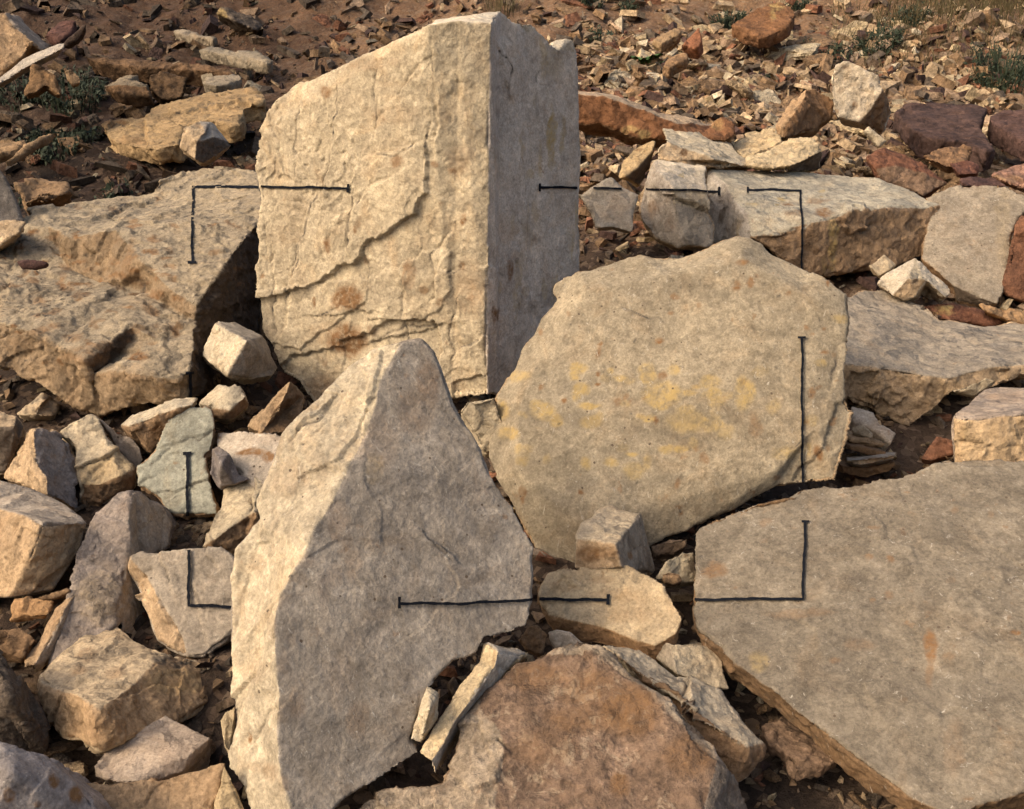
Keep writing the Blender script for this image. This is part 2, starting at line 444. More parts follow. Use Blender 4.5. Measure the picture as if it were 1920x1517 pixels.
# ------------------------------------------------------------------ the ground
def ground_z(x, y):
    Q = np.stack([x, y, np.zeros_like(x)], 1)
    far = np.clip((y - 5) / 4, 0, 1)
    return gz(y) + .36 * np.exp(-((x - .9) / .8) ** 2 - ((y - 6.15) / .7) ** 2) - .24 * np.exp(-((x + 1.15) / .65) ** 2 - ((y - 5.35) / .55) ** 2) + (.05 + .09 * far) * fbm(Q * .55, 3, 3) * np.clip((y - 1) / 3, .3, 1) + (.03 + .03 * far) * fbm(Q * 2.4, 5, 4) + .02 * facets(Q * 5, 9) * (.5 + far)
def build_ground():
    ys = np.concatenate([np.arange(-3, 4.5, .06), np.arange(4.5, 16, .04), np.linspace(16, 60, 130)])
    xs = np.concatenate([np.linspace(-40, -9, 60), np.arange(-8.95, 9.2, .045), np.linspace(9.3, 40, 60)])
    X, Yg = np.meshgrid(xs, ys); x, y = X.ravel(), Yg.ravel()
    z = ground_z(x, y)
    V = np.stack([x, y, z], 1); nx = len(xs); ny = len(ys)
    i = (np.arange(ny - 1)[:, None] * nx + np.arange(nx - 1)[None]).ravel()
    F = np.stack([i, i + 1, i + nx + 1, i + nx], 1)
    me = bpy.data.meshes.new('ground'); me.vertices.add(len(V)); me.vertices.foreach_set('co', V.astype(np.float32).ravel())
    me.loops.add(F.size); me.loops.foreach_set('vertex_index', F.ravel().astype(np.int32))
    me.polygons.add(len(F)); me.polygons.foreach_set('loop_start', (np.arange(len(F)) * 4).astype(np.int32))
    me.update(calc_edges=True); me.polygons.foreach_set('use_smooth', np.ones(len(F), bool))
    m, nt, b = mat_new('quarry_soil'); tc = N(nt, 'ShaderNodeTexCoord'); P = tc.outputs['Object']
    n1 = noise(nt, P, .7, 6, .6, .5); n2 = noise(nt, P, 5, 8, .7); n3 = noise(nt, P, 40, 5, .75)
    sx = N(nt, 'ShaderNodeSeparateXYZ'); nt.links.new(P, sx.inputs[0])
    up = ramp(nt, math_n(nt, 'ADD', math_n(nt, 'MULTIPLY', sx.outputs[0], .55), math_n(nt, 'ADD', sx.outputs[1], math_n(nt, 'MULTIPLY', n1, 5))), 8.5, 14.0)
    c = mixc(nt, 'MIX', up, mixc(nt, 'MIX', ramp(nt, n1, .35, .65), (.048, .034, .025), (.092, .061, .041)), mixc(nt, 'MIX', ramp(nt, n1, .35, .65), (.185, .108, .062), (.235, .143, .082)))
    c = mixc(nt, 'MULTIPLY', 1.0, c, mixc(nt, 'MIX', ramp(nt, n2, .3, .7), (.62, .6, .6), (1.35, 1.33, 1.28)))
    c = mixc(nt, 'MULTIPLY', 1.0, c, mixc(nt, 'MIX', ramp(nt, n3, .3, .7), (.6, .6, .6), (1.4, 1.38, 1.34)))
    vo = N(nt, 'ShaderNodeTexVoronoi'); vo.inputs['Scale'].default_value = 26; nt.links.new(P, vo.inputs['Vector'])
    sv = N(nt, 'ShaderNodeSeparateColor'); nt.links.new(vo.outputs['Color'], sv.inputs[0])
    c = mixc(nt, 'MIX', math_n(nt, 'MULTIPLY', math_n(nt, 'GREATER_THAN', sv.outputs[0], .72), .6), c, mixc(nt, 'MIX', sv.outputs[1], (.15, .095, .06), (.30, .21, .135)))
    left_tone = ramp(nt, math_n(nt, 'ADD', sx.outputs[0], math_n(nt, 'MULTIPLY', n1, 3)), -1.6, .6)
    c = mixc(nt, 'MULTIPLY', 1.0, c, mixc(nt, 'MIX', left_tone, (.45, .42, .42), (1.0, 1.0, 1.0)))  # soil tone gets darker towards the left
    nt.links.new(c, b.inputs['Base Color'])
    h = math_n(nt, 'ADD', math_n(nt, 'MULTIPLY', n3, .6), math_n(nt, 'ADD', n2, math_n(nt, 'MULTIPLY', sv.outputs[2], .5)))
    bp = N(nt, 'ShaderNodeBump'); bp.inputs['Strength'].default_value = .9; bp.inputs['Distance'].default_value = .05
    nt.links.new(h, bp.inputs['Height']); nt.links.new(bp.outputs[0], b.inputs['Normal'])
    me.materials.append(m)
    o = bpy.data.objects.new('ground', me); col_root.objects.link(o); set_props(o, None, None, kind='structure')
build_ground()

def split_part(o, part_name, face_id):
    """move the polygons of one facet of a stone into a child mesh"""
    me = o.data; fs = FACE_OF[o.name]
    pv = [tuple(p.vertices) for p in me.polygons]; V = verts_np(me)
    tone = np.empty(len(V) * 4, np.float32); me.attributes['tone'].data.foreach_get('color', tone); tone = tone.reshape(-1, 4)[:, :3]
    stn = np.empty(len(V) * 4, np.float32); me.attributes['stain'].data.foreach_get('color', stn); stn = stn.reshape(-1, 4)[:, :3]
    nrm = verts_np(me, 'n')
    def build(nm, polys):
        used = sorted({v for p in polys for v in p}); mp = {v: i for i, v in enumerate(used)}
        m2 = bpy.data.meshes.new(nm); m2.from_pydata(V[used].tolist(), [], [tuple(mp[v] for v in p) for p in polys])
        pt_attr(m2, 'tone', tone[used]); pt_attr(m2, 'stain', stn[used]); m2.materials.append(me.materials[0]); 
        m2.polygons.foreach_set('use_smooth', np.ones(len(polys), bool)); m2.update(); m2.normals_split_custom_set_from_vertices(nrm[used].tolist()); return m2
    a = [p for p in pv if (fs[list(p)] == face_id).sum() >= 3]; b = [p for p in pv if (fs[list(p)] == face_id).sum() < 3]
    ma = build(part_name, a); o.data = build(o.name, b)
    c = bpy.data.objects.new(part_name, ma); c.parent = o; col_root.objects.link(c); return c
# ------------------------------------------------------------------ the big stones
T = rock('standing_stone', 'tallest upright pale limestone slab, one side sunlit cream and one shaded grey', 'boulder',
 [(803,48),(860,38),(922,42),                                       # 0-2 lit face top
  (919,124),(913,251),(915,398),(911,562),(915,744),                # 3-7 front arris
  (850,752,.08),(700,765,.25),(600,765,.40),                        # 8-10
  (575,740,.44),(560,715,.46),(530,700,.50),(515,660,.52),(495,620,.55),(490,560,.55),(485,500,.56),(487,450,.56),(495,400,.55),(488,370,.56),(485,300,.57),(490,255,.57),(484,240,.58),(495,215,.57),(512,190,.55),(545,165,.51),(560,152,.50),(585,150,.47),(620,130,.43),(690,112,.33),(720,98,.29),(770,88,.22),(803,78,.17), # 11-33
  (812,36,.32),(870,28,.25),(918,20,.22),(938,21,.22),              # 34-37 top back
  (965,40,.30),(970,43,.31),(998,42,.42),(1008,56,.46),(1025,72,.50),(1032,92,.53),(1030,78,.62),(1060,70,.64),(1074,74,.66),(1084,98,.70), # 38-47
  (1086,150,.73),(1088,300,.74),(1085,400,.73),(1087,505,.73),(1087,600,.72),(1080,690,.70),(1000,735,.36),(935,747,.10), # 48-55
  (990,62,.40),(1048,93,.58)],                                      # 56, 57 chips
 [[0,1,2,3,4,5,6,7,8,9,10]+list(range(11,34)), [0,34,35,36,37,2,1],
  [2,37,38,39,56,41,42,43,57,47,48,49,50,51,52,53,54,55,7,6,5,4,3], [39,40,41,56], [44,45,46,47,57,43]],
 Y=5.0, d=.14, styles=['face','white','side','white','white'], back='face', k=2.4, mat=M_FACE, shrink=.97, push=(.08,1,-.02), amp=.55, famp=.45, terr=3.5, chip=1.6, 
 plates=[([(480,235),(560,150),(700,105),(800,75),(800,360),(786,372),(782,398),(735,432),(690,452),(683,478),(625,512),(600,528),(560,545),(480,560)], .032, 170, 400),
         ([(480,545),(560,540),(600,530),(640,520),(690,525),(692,560),(640,600),(560,650),(500,640)], .012),
         ([(690,520),(770,490),(806,470),(842,470),(845,540),(825,580),(790,600),(690,600)], .010),
         ([(640,640),(690,625),(720,605),(770,595),(815,605),(825,640),(828,760),(640,760)], -.028),
         ([(520,690),(560,660),(640,650),(640,760),(520,760)], -.02), ([(850,715),(905,700),(914,716),(905,760),(850,760)], -.02)],
 cracks=[([(705,120),(700,180),(706,240)], .010, 4), ([(560,200),(552,262),(556,330)], .010, 4), ([(665,350),(655,420),(660,470)], .012, 4), ([(520,470),(512,560),(520,640)], .012, 4), ([(760,520),(752,580),(762,640)], .012, 4), ([(740,330),(700,345),(672,380)], .014, 5), ([(860,560),(842,610),(850,690)], .010, 4), ([(600,590),(640,575),(690,585)], .014, 5), ([(870,180),(884,230)], .008, 4), ([(935,95),(962,128),(955,170)], .010, 4), ([(632,160),(628,185),(630,215),(624,265),(612,325),(608,385)], .016, 5), ([(808,100),(806,160),(803,230),(797,300)], .012, 4), ([(820,200),(816,260)], .02, 5),
         ([(600,330),(590,400),(560,470),(538,550)], .012, 5), ([(572,440),(560,500),(535,560),(532,620)], .014, 5), ([(688,470),(690,530),(688,640)], .012, 4),
         ([(775,270),(745,290),(705,292)], .016, 5), ([(845,435),(830,460),(806,478),(820,520),(812,560)], .016, 5), ([(912,500),(880,508),(840,505)], .012, 4),
         ([(765,150),(745,180)], .015, 5), ([(895,640),(860,655)], .014, 4), ([(700,640),(760,610),(820,612)], .02, 6)],
 stains=[(608,170,11,13,0,.75),(745,300,13,13,0,.6),(655,560,30,24,0,.9),(620,460,6,16,0,.8),(648,640,34,34,0,.95),(770,515,14,30,0,.55),(700,120,60,14,0,.3),(860,300,30,30,0,.28),(850,320,12,8,0,.7),(880,540,34,60,0,.28),(600,740,40,40,0,.5),(740,215,60,20,0,.2),(540,440,40,25,0,.15),
         (1035,255,7,60,1,.75),(1055,250,5,40,1,.6),(1020,110,9,40,1,.5),(955,505,8,18,0,.7),(930,590,6,15,0,.8),(1080,400,5,30,1,.5),(1040,120,20,30,1,.3)] + flecks(46, (500, 130, 910, 720), (10, 40), (10, 34), 0, (.03, .15), 11) + flecks(14, (500, 300, 910, 700), (4, 9), (5, 12), 0, (.4, .8), 12) + flecks(26, (930, 80, 1080, 700), (3, 8), (8, 40), 1, (.1, .45), 13) + flecks(40, (925, 60, 1085, 720), (2, 6), (3, 12), 2, (.2, .6), 14))
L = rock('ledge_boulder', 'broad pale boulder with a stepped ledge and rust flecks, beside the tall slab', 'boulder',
 [(50,392,1.50),(150,378,1.7),(280,366,1.8),(300,335,1.9),(350,318,2.0),(400,314,2.0),(445,320,2.0),(488,320,1.9),(497,402,1.15), # 0-8
  (440,470,.70),(405,522,.45),(368,575,.27),                                     # 9-11
  (310,535,.42),(265,490,.62),(215,430,.95),(130,445,1.0),(90,425,1.25),         # 12-16
  (95,447,1.22),(130,505,.98),(190,535,.85),(262,540,.60),(300,565,.45),(365,602,.24),  # 17-22
  (55,400,1.45),(20,425,1.30),(-60,450,1.2),(-60,600,.2),(0,606,.12),(60,622,.06),(110,648,0),(163,680,-.12), # 23-30
  (205,643,.02),(248,612,.12),(300,638,.03),(340,646,-.01),(365,625,.09),        # 31-35
  (172,706,-.08),(207,682,.0),(252,634,.11),(362,690,-.20),(330,712,-.26),(280,705,-.25),(212,695,-.17), # 36-42
  (-60,680,.05),(0,692,.02),(60,716,.0),(100,742,-.06),(150,772,-.10),(188,786,-.12), # 43-48
  (236,766,-.17),(290,760,-.19),(350,752,-.18),(362,745,-.17),                   # 49-52
  (420,748,.35),(480,640,.85),(503,500,1.15)],                                   # 53-55
 [[0,1,2,3,4,5,6,7,8,9,10,11,12,13,14,15,16],
  [16,15,14,13,12,11,22,21,20,19,18,17], [23,0,16,17,18,19,20,21,22,35,34,33,32,31,30,29,28,27,26,25,24],
  [31,32,38,37,36,30], [32,33,34,35,39,40,41,42,36,37,38], [27,28,29,30,36,48,47,46,45,44,43,26],
  [36,42,41,40,39,52,51,50,49,48], [8,55,54,53,52,39,35,22,11,10,9]],
 Y=5.0, d=1.1, styles=['pale','tan','pale','dark','pale','tan','tan','dark'], back='tan', k=3.0, shrink=.75, amp=1.15, famp=1.1, terr=2.2, push=(.1,1,-.1), tcol=(.61,.585,.56),  # dark facets carry the shade of overhang and gap in their tone
 plates=[([(40,440),(200,520),(330,620),(250,610),(165,680),(0,600)], .015)],
 cracks=[([(205,400),(240,385),(265,380)], .03, 7), ([(325,520),(360,545),(375,530)], .02, 5), ([(205,555),(260,545),(250,520)], .03, 8), ([(300,585),(330,600),(360,590)], .02, 5)],
 stains=[(250,418,14,8,0,.75),(290,450,16,6,0,.6),(258,667,18,14,0,.85),(120,505,12,10,0,.6),(155,560,20,10,0,.55),(20,540,24,8,0,.5),(75,570,20,7,0,.5),(115,530,10,8,0,.6),(45,515,9,6,0,.6),(80,625,18,8,0,.55),(140,640,22,8,0,.5),(108,585,12,5,0,.5),(20,535,6,5,0,.6),(50,455,9,5,2,.9),(75,470,14,5,2,.9),(185,385,8,4,2,.8),(215,395,12,6,2,.6),(225,460,14,40,2,.35),(245,480,10,40,0,.4),(165,670,40,12,0,.4),(240,700,60,14,0,.2)] + flecks(75, (0, 430, 350, 680), (6, 17), (3, 6), 0, (.4, .9), 8) + flecks(20, (120, 360, 480, 560), (6, 14), (3, 6), 0, (.3, .7), 9) + flecks(40, (0, 400, 480, 680), (3, 9), (2, 4), 2, (.4, .9), 10))
boulder_lbl = 'dark lens of loose shale lying on the left ledge boulder'
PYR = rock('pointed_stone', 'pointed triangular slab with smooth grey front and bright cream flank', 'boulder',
 [(752,637,.60),(735,672,.50),(710,720,.42),(704,760,.36),(690,800,.31),(652,880,.21),(622,945,.14),(592,990,.08),(572,1040,.03),(545,1080,.0),(520,1125,-.05),(511,1172,-.10),(516,1230,-.15),(522,1300,-.22),(517,1360,-.28),(521,1420,-.34),(528,1470,-.40),(545,1500,-.43),(552,1545,-.47), # 0-18 ridge
  (790,631,0.65),(815,660,0.64),(830,700,0.61),(850,757,0.57),(880,810,0.54),(905,850,0.50),(925,905,0.46),(960,950,0.44),(985,1000,0.39),(1000,1030,0.37),(1003,1080,0.30),(1000,1130,0.23),(986,1176,0.15),(932,1196,0.08),(910,1196,0.06),(895,1230,0.01),(850,1246,-0.03),(806,1290,-0.10),(796,1320,-0.14),(770,1390,-0.23),(786,1412,-0.24),(742,1440,-0.29),(682,1480,-0.37),(640,1512,-0.42),(610,1545,-0.45), # 19-43
  (700,655,0.62),(650,690,0.58),(600,745,0.50),(560,785,0.45),(530,815,0.42),(515,850,0.38),(500,890,0.34),(478,945,0.30),(492,975,0.25),(475,990,0.24),(445,1030,0.21),(435,1080,0.17),(429,1150,0.11),(432,1230,0.04),(439,1290,-0.02),(441,1350,-0.08),(428,1420,-0.17),(432,1450,-0.22),(456,1485,-0.28),(472,1545,-0.35)], # 44-63
 [list(range(0,19))+list(range(43,18,-1)), list(range(18,-1,-1))+list(range(44,64))],
 Y=2.95, d=.15, styles=['ash','buff'], back='ash', k=3.0, mat=M_SMOOTH, shrink=.93, push=(-.1,1,-.05), famp=.7, flatten=(0,),  # front and flank tones spread apart to strengthen light contrast at the ridge
 plates=[([(560,800),(720,660),(700,740),(640,860),(560,900)], .012)],
 cracks=[([(560,815),(600,790),(622,750)], .014, 6), ([(835,1030),(845,1050),(800,1000)], .008, 4), ([(525,1330),(500,1340),(470,1400)], .012, 5)],
 stains=[(800,720,24,50,0,.35),(780,770,40,50,0,.22),(710,830,40,60,0,.18),(700,880,20,30,1,.25),(632,985,16,34,0,.25),(462,1385,4,14,0,.8),(560,760,50,16,0,.22),(540,900,40,40,0,.22),(505,1450,14,20,0,.35),(480,1440,30,12,0,.25),(650,1300,90,120,2,.12)] + flecks(30, (540, 700, 980, 1480), (14, 50), (20, 60), 2, (.05, .2), 15) + flecks(36, (540, 700, 980, 1480), (2, 5), (2, 6), 2, (.4, .9), 16) + flecks(30, (440, 700, 700, 1480), (8, 26), (10, 40), 0, (.08, .25), 17) + [(610, 1280, 110, 220, 2, .16)])  # broad ellipses darken the lower part of the grey face
D = rock('domed_stone', 'big leaning slab with rounded top and yellow ochre stains', 'boulder',
 [(1087,508),(1060,518),(1040,530),(1032,545),(1042,562),(1010,600),(1000,625),(975,650),(964,690),(950,712),(930,745),(922,790),(912,830),(912,860),(930,905),(960,950),(985,1000),(1000,1030),(1010,1055),(1036,1067),(1080,1062),(1130,1060),(1215,1042),(1228,1020),(1290,1000),(1330,975),(1356,965),(1390,948),(1412,935),(1450,918),(1505,909),(1572,906,-.05),(1580,870,-.05),(1590,835,-.05),(1601,772,-.05),(1592,750,-.05),(1588,700,-.05),(1592,650,-.05),(1598,600,-.04),(1590,552,-.02),(1540,517,.0),(1500,497,.03),(1450,475,.02),(1430,455,.01),(1410,445),(1385,440),(1355,450),(1310,475),(1290,481),(1245,488),(1225,486),(1200,478),(1160,486),(1130,496),(1110,504),
  (1100,545,-.10),(1030,665,-.10),(975,740,-.10),(1250,520,-.10),(1390,480,-.10),(1520,560,-.08),(1530,800,-.08),(1460,880,-.07),(1100,990,-.09),(965,880,-.10),(1250,760,-.13)],
 [[0,1,2,3,4,5,56,55],[5,6,7,8,9,10,57,56],[10,11,12,13,14,64,57],[14,15,16,17,18,19,20,63,64],[20,21,22,23,24,25,26,27,62,63],[27,28,29,30,31,32,33,61,62],[33,34,35,36,37,38,39,60,61],[39,40,41,42,43,44,45,59,60],[45,46,47,48,49,58,59],[49,50,51,52,53,54,0,55,58],
  [55,56,57,65,58],[57,64,63,65],[63,62,61,65],[61,60,59,65],[59,58,65]],
 plane=(1036,1067,4.0,(-.16,-.80,.50)), d=.30, styles=['olive']*15, back='tan', k=3.6, shrink=.88, push=(.1,1,-.15), smooth=6, amp=.8, tcol=(.70,.67,.64),
 plates=[([(1485,905),(1500,880),(1545,840),(1565,760),(1600,740),(1610,905)], -.014)], cracks=[([(1600,640),(1572,650),(1565,700),(1550,745)], .01, 4), ([(1550,792),(1520,820),(1480,840)], .008, 4), ([(1568,845),(1550,870),(1515,885)], .010, 4), ([(1240,605),(1165,575)], .006, 4)],
 stains=[(1080,790,70,20,2,.28),(1020,770,24,16,1,.8),(940,768,16,16,1,.8),(1240,740,36,26,1,.85),(1330,715,20,14,1,.7),(1395,740,22,34,1,.85),(1290,790,40,24,1,.55),(1190,880,24,16,1,.5),(1415,800,12,26,0,.4),(1470,850,26,16,1,.5),(1520,790,16,14,1,.5),(1120,660,5,13,0,.8),(1265,556,10,7,0,.75),(1380,535,8,12,0,.85),(1408,530,9,10,0,.7),(1390,492,16,7,0,.7),(1235,640,9,7,0,.6),(1240,705,11,8,0,.6),(1545,660,9,5,0,.8),(1540,682,14,8,1,.6),(1520,735,7,12,0,.7),(1535,850,7,14,0,.8),(1515,845,9,12,1,.7),(980,930,6,18,0,.7),(1270,905,6,12,0,.6),(1060,1010,60,30,2,.25),(1000,950,60,40,2,.2),(1290,960,90,30,2,.22),(940,840,24,40,2,.15),(1320,860,10,10,0,.6),(1575,595,20,10,1,.5),(1345,750,16,8,1,.5),(1160,755,8,8,0,.6)] + flecks(55, (940, 690, 1470, 870), (7, 22), (5, 15), 1, (.35, .95), 1) + flecks(45, (960, 500, 1580, 980), (3, 7), (3, 7), 0, (.4, .95), 2) + flecks(30, (940, 700, 1300, 1000), (14, 40), (8, 22), 2, (.08, .28), 3) + flecks(50, (960, 500, 1580, 1000), (2, 4), (2, 4), 2, (.5, .9), 4))
S = rock('tilted_stone', 'largest flat grey slab, tilted, with two round rust stains and a painted corner', 'boulder',
 [(1300,995),(1312,985),(1340,970),(1380,955),(1412,940),(1480,926),(1492,915),(1522,912),(1620,905),(1692,890),(1732,870),(1780,852),(1830,862,.05),(1920,860,.05),(2080,860),(2100,1490),(1922,1489),(1830,1512),(1800,1545),(1768,1525),(1700,1492),(1600,1420),(1520,1356),(1440,1290),(1360,1230),(1350,1215),(1300,1180),(1296,1100)],
 [list(range(28))], plane=(1300,1180,3.30,(-.20,-.36,.91)), d=.13, styles='grey', back='brown', k=3.4, push=(.16,.02,-1), shrink=.93, amp=.9, tcol=(.59,.57,.54),
 stains=[(1340,1070,26,16,0,.6),(1745,1210,13,34,0,.8),(1745,1260,9,30,0,.45),(1830,1115,10,8,2,.8),(1885,1065,14,6,2,.7),(1890,1090,8,12,2,.8),(1905,1185,9,5,0,.9),(1425,1240,20,20,1,.4),(1610,1210,30,14,0,.25),(1500,1150,70,10,0,.28),(1330,1160,40,10,2,.22),(1650,1350,140,40,2,.15),(1740,1140,20,20,2,.2),(1400,1200,60,30,2,.2),(1560,1240,50,24,2,.25),(1730,1290,60,40,2,.25),(1850,1300,60,40,2,.22),(1760,1000,60,30,2,.15),(1690,1000,8,5,2,.7),(1530,1300,60,30,2,.12),(1790,1400,20,60,0,.2)] + flecks(110, (1310, 930, 1920, 1500), (2, 5), (2, 4), 2, (.5, .95), 5) + flecks(22, (1310, 930, 1920, 1500), (4, 14), (3, 8), 0, (.2, .6), 6) + flecks(26, (1310, 950, 1920, 1500), (20, 70), (8, 24), 2, (.06, .2), 7))
BF = rock('rusty_boulder', 'cream boulder with a rough rust brown crust on top', 'boulder',
 [(600,1600,.0),(660,1517),(690,1492),(722,1484),(790,1481),(830,1465),(855,1412),(866,1350),(882,1335),(902,1308),(922,1280),(966,1236),(1012,1226),(1032,1210),(1080,1204),(1126,1208),(1142,1228),(1172,1260),(1222,1290),(1262,1312),(1290,1360),(1342,1392),(1370,1440),(1392,1520,.12),(1400,1600,.2),
  (940,1600,-.02),(928,1500,-.02),(946,1400,-.02),(935,1368,-.02),(900,1332),(1120,1226,-.03),(1212,1290,-.03),(1290,1372,-.03),(1346,1424,-.03),(1300,1600,-.06)],
 [[11,12,30,31,32,33,34,25,26,27,28,29,9,10],[0,1,2,3,4,5,6,7,8,9,29,28,27,26,25],[12,13,14,15,16,17,18,19,20,21,33,32,31,30],[21,22,23,24,34,33]],
 plane=(1080,1206,3.02,(-.10,-.52,.85)), d=.42, styles=['rust','pale','pale','grey'], back='tan', k=3.6, shrink=.8, push=(.0,.6,-1), mat=M_CRUST, amp=1.15, famp=1.1, smooth=1, tcol=(.67,.64,.66),
 stains=[(1000,1270,70,30,0,.5),(1180,1330,60,50,0,.65),(1100,1290,60,40,0,.45),(1020,1400,60,40,0,.25),(1160,1470,20,26,0,.7),(1290,1420,50,40,0,.5),(1080,1350,60,30,0,.4)])

crust = split_part(BF, 'rust_crust', 0)

# ------------------------------------------------------------------ stones of the left foreground heap
rock('cube_block', 'small cube like block with one sunlit face, propped against the ledge boulder', 'rock',
 [(402,602,.20),(463,639,0),(427,703,-.05),(377,667,.15),(440,606,.42),(494,630,.36),(523,690,.32),(512,706,.24),(458,713,.04)],
 [[0,1,2,3],[0,4,5,1],[1,5,6,7,8,2]], Y=4.85, d=.25, styles=['pale','grey','grey'], mat=M_ROUGH, famp=.6, tcol=(.95,.95,.95))
rock('split_stone', 'small two faced pale stone lying just under the cube like block', 'rock',
 [(372,755,.12),(412,716,.2),(432,722,.1),(400,766,.04),(440,716,.1),(464,743,.02),(431,769,-.06),(468,756,.12),(432,787,.0),(400,782,.02)],
 [[0,1,2,3],[3,2,4,5,6],[5,7,8,9,3,6]], Y=4.62, d=.2, styles=['pale','pale','brown'], mat=M_ROUGH, tcol=(.9,.9,.9))
rock('dark_wedge', 'shaded brown wedge of stone between the cube block and the pointed slab', 'rock',
 [(462,800),(470,788),(545,714,.1),(569,741,.15),(562,785,.05),(545,812),(490,812,-.05),(528,752,-.05)],
 [[0,1,2,7,6],[7,2,3,4,5,6]], Y=4.5, d=.3, styles=['tan','brown'], mat=M_ROUGH, tcol=(.8,.75,.7))  # tone lowered: the wedge's shade is in its colour
rock('ridge_stone', 'long wedge stone with a thin sunlit top edge above the grey green slab', 'rock',
 [(226,796,.1),(260,770,.22),(330,750,.2),(370,747,.15),(362,759,.02),(330,765,0),(240,799,0),(326,792,.06),(302,821,.03),(284,846,.05),(262,842,.1),(236,815,.1)],
 [[0,1,2,3,4,5,6],[6,5,4,7,8,9,10,11,0]], Y=4.5, d=.3, styles=['pale','brown'], mat=M_ROUGH)
G = rock('green_stone', 'upright smooth grey green slab with a painted line, narrowing towards its top', 'slab',
 [(330,759),(341,755),(366,758),(396,765),(402,786),(402,808),(396,843),(385,852),(386,878),(397,905),(408,965),(353,966),(314,963),(296,935),(268,917),(252,914),(254,872),(269,862),(286,843),(304,806)],
 [list(range(20))], plane=(353,966,4.22,(-.12,-.80,.58)), d=.07, styles='green', back='brown', push=(0,.8,-.9), k=3, shrink=.97,
 cracks=[([(300,926),(345,912),(400,895)], .012, 4), ([(258,908),(282,893)], .01, 3), ([(312,838),(345,820),(372,824),(400,808)], .01, 3.5), ([(290,862),(315,845)], .01, 3)],
 stains=[(332,868,7,4,0,.5)])
rock('stained_stone', 'grey slab with an orange rust band half hidden behind the pointed slab', 'slab',
 [(404,806),(450,808),(500,812),(560,818),(560,905),(475,915),(455,892),(432,866),(408,840)], [list(range(9))], plane=(440,880,4.32,(-.15,-.6,.75)), d=.15, styles='slate', tcol=(1.05,1.02,.98),
 stains=[(472,852,30,8,0,.95),(505,858,14,7,0,.9),(408,822,5,5,0,.8)], push=(0,.5,-1))
rock('blue_stone', 'small dark blue grey stone between the grey green slab and the rust banded slab', 'rock',
 [(398,842,.1),(410,836,.1),(430,850,.08),(448,888,.05),(470,898,.05),(440,908,0),(412,912,0),(394,888,.02),(415,870,-.04)], [[0,1,2,8],[2,3,4,5,8],[5,6,7,0,8]], Y=4.2, d=.2, styles='blue', tcol=(.7,.68,.68))
rock('crag_stone', 'cream wedge with a brown underside and a black crack, touching the pointed slab', 'rock',
 [(380,1026,-.05),(396,986,.1),(412,950,.2),(419,912,.32),(450,902,.34),(487,894,.34),(500,905,.3),(476,946,.12),(479,958,.1),(412,1003,-.02),(494,976,.12),(456,1032,.03),(440,1042,.0),(404,1026,-.03)],
 [[0,1,2,3,4,5,6,7,8,9],[0,9,8,10,11,12,13]], Y=3.95, d=.25, styles=['pale','brown'], mat=M_ROUGH, cracks=[([(482,900),(473,935),(474,958)], .03, 4)], tcol=(.93,.9,.85))
R14 = rock('scored_stone', 'grey slab with the painted corner that touches the pointed slab', 'slab',
 [(244,1044,.02),(258,1036,.06),(298,1036),(356,1031),(414,1028),(440,1050),(455,1150),(432,1196),(400,1218),(388,1232),(349,1235),(330,1182),(290,1112),(234,1056,.08),(256,1106,.07),(278,1160,.07),(292,1203,.07),(319,1223,.05)],
 [[0,1,2,3,4,5,6,7,8,9,10,11,12],[0,12,11,10,17,16,15,14,13]], plane=(349,1235,3.42,(.02,-.74,.66)), d=.22, styles=['grey','tan'], push=(0,.8,-.6), mat=M_SMOOTH, famp=2.0,
 cracks=[([(298,1036),(302,1060),(318,1090)], .012, 5), ([(384,1030),(400,1060)], .01, 4), ([(365,1110),(390,1150),(385,1190)], .012, 5)], tcol=(.95,.92,.9))
rock('tall_rib', 'tall blue tan rib of stone with a sharp top, beside the grey corner line slab', 'rock',
 [(160,985,.35),(172,962,.42),(216,925,.52),(250,918,.50),(246,944,.42),(240,975,.37),(246,1018,.31),(234,1060,.25),(232,1086,.22),(223,1130,.14),(217,1172,.08),(150,1230,-.06),(80,1262,-.10),(105,1190,.0),(130,1100,.12),(142,1038,.25),
  (272,932,.62),(303,944,.70),(327,983,.70),(317,1030,.58),(292,1040,.5),(270,1100,.42),(296,1206,.30),(280,1225,.22),(240,1215,.12)],
 [list(range(16)),[3,16,17,18,19,20,21,22,23,24,10,9,8,7,6,5,4]], Y=3.45, d=.25, styles=['blue','slate'], tcol=(1.05,.98,.9), push=(.0,1,-.3), famp=.7, mat=M_ROUGH,
 stains=[(190,1120,50,50,1,.25)])
rock('frame_edge_block', 'angular block with a flat grey top and tan sides, cut by the picture edge', 'rock',
 [(-40,880,.45),(0,896,.4),(60,914,.42),(127,945,.40),(166,979,.22),(79,982,0),(42,965,.08),(0,954,.16),(-50,950,.2),(57,1042,-.04),(20,1118,-.06),(-50,1122,.1),(151,1032,.16),(122,1075,.08),(101,1106,.02)],
 [[0,1,2,3,4,5,6,7,8],[8,7,6,5,9,10,11],[5,4,12,13,14,10,9]], Y=3.62, d=.35, styles=['slate','tan','tan'], mat=M_ROUGH, tcol=(1,.95,.9), famp=.7)
rock('two_tone_stone', 'upright two tone stone, one face cream and the other blue grey', 'rock',
 [(6,897,.18),(35,850,.2),(55,806,.2),(63,799,.16),(61,812,.1),(67,865,.03),(88,892,-.03),(88,932,-.06),(45,912,.06),(100,806,.25),(114,815,.27),(134,836,.27),(143,870,.22),(150,962,.12),(116,938,.02)],
 [[0,1,2,3,4,5,6,7,8],[3,9,10,11,12,13,14,7,6,5,4]], Y=4.2, d=.25, styles=['tan','blue'], mat=M_ROUGH, tcol=(1.05,1.02,1.0))
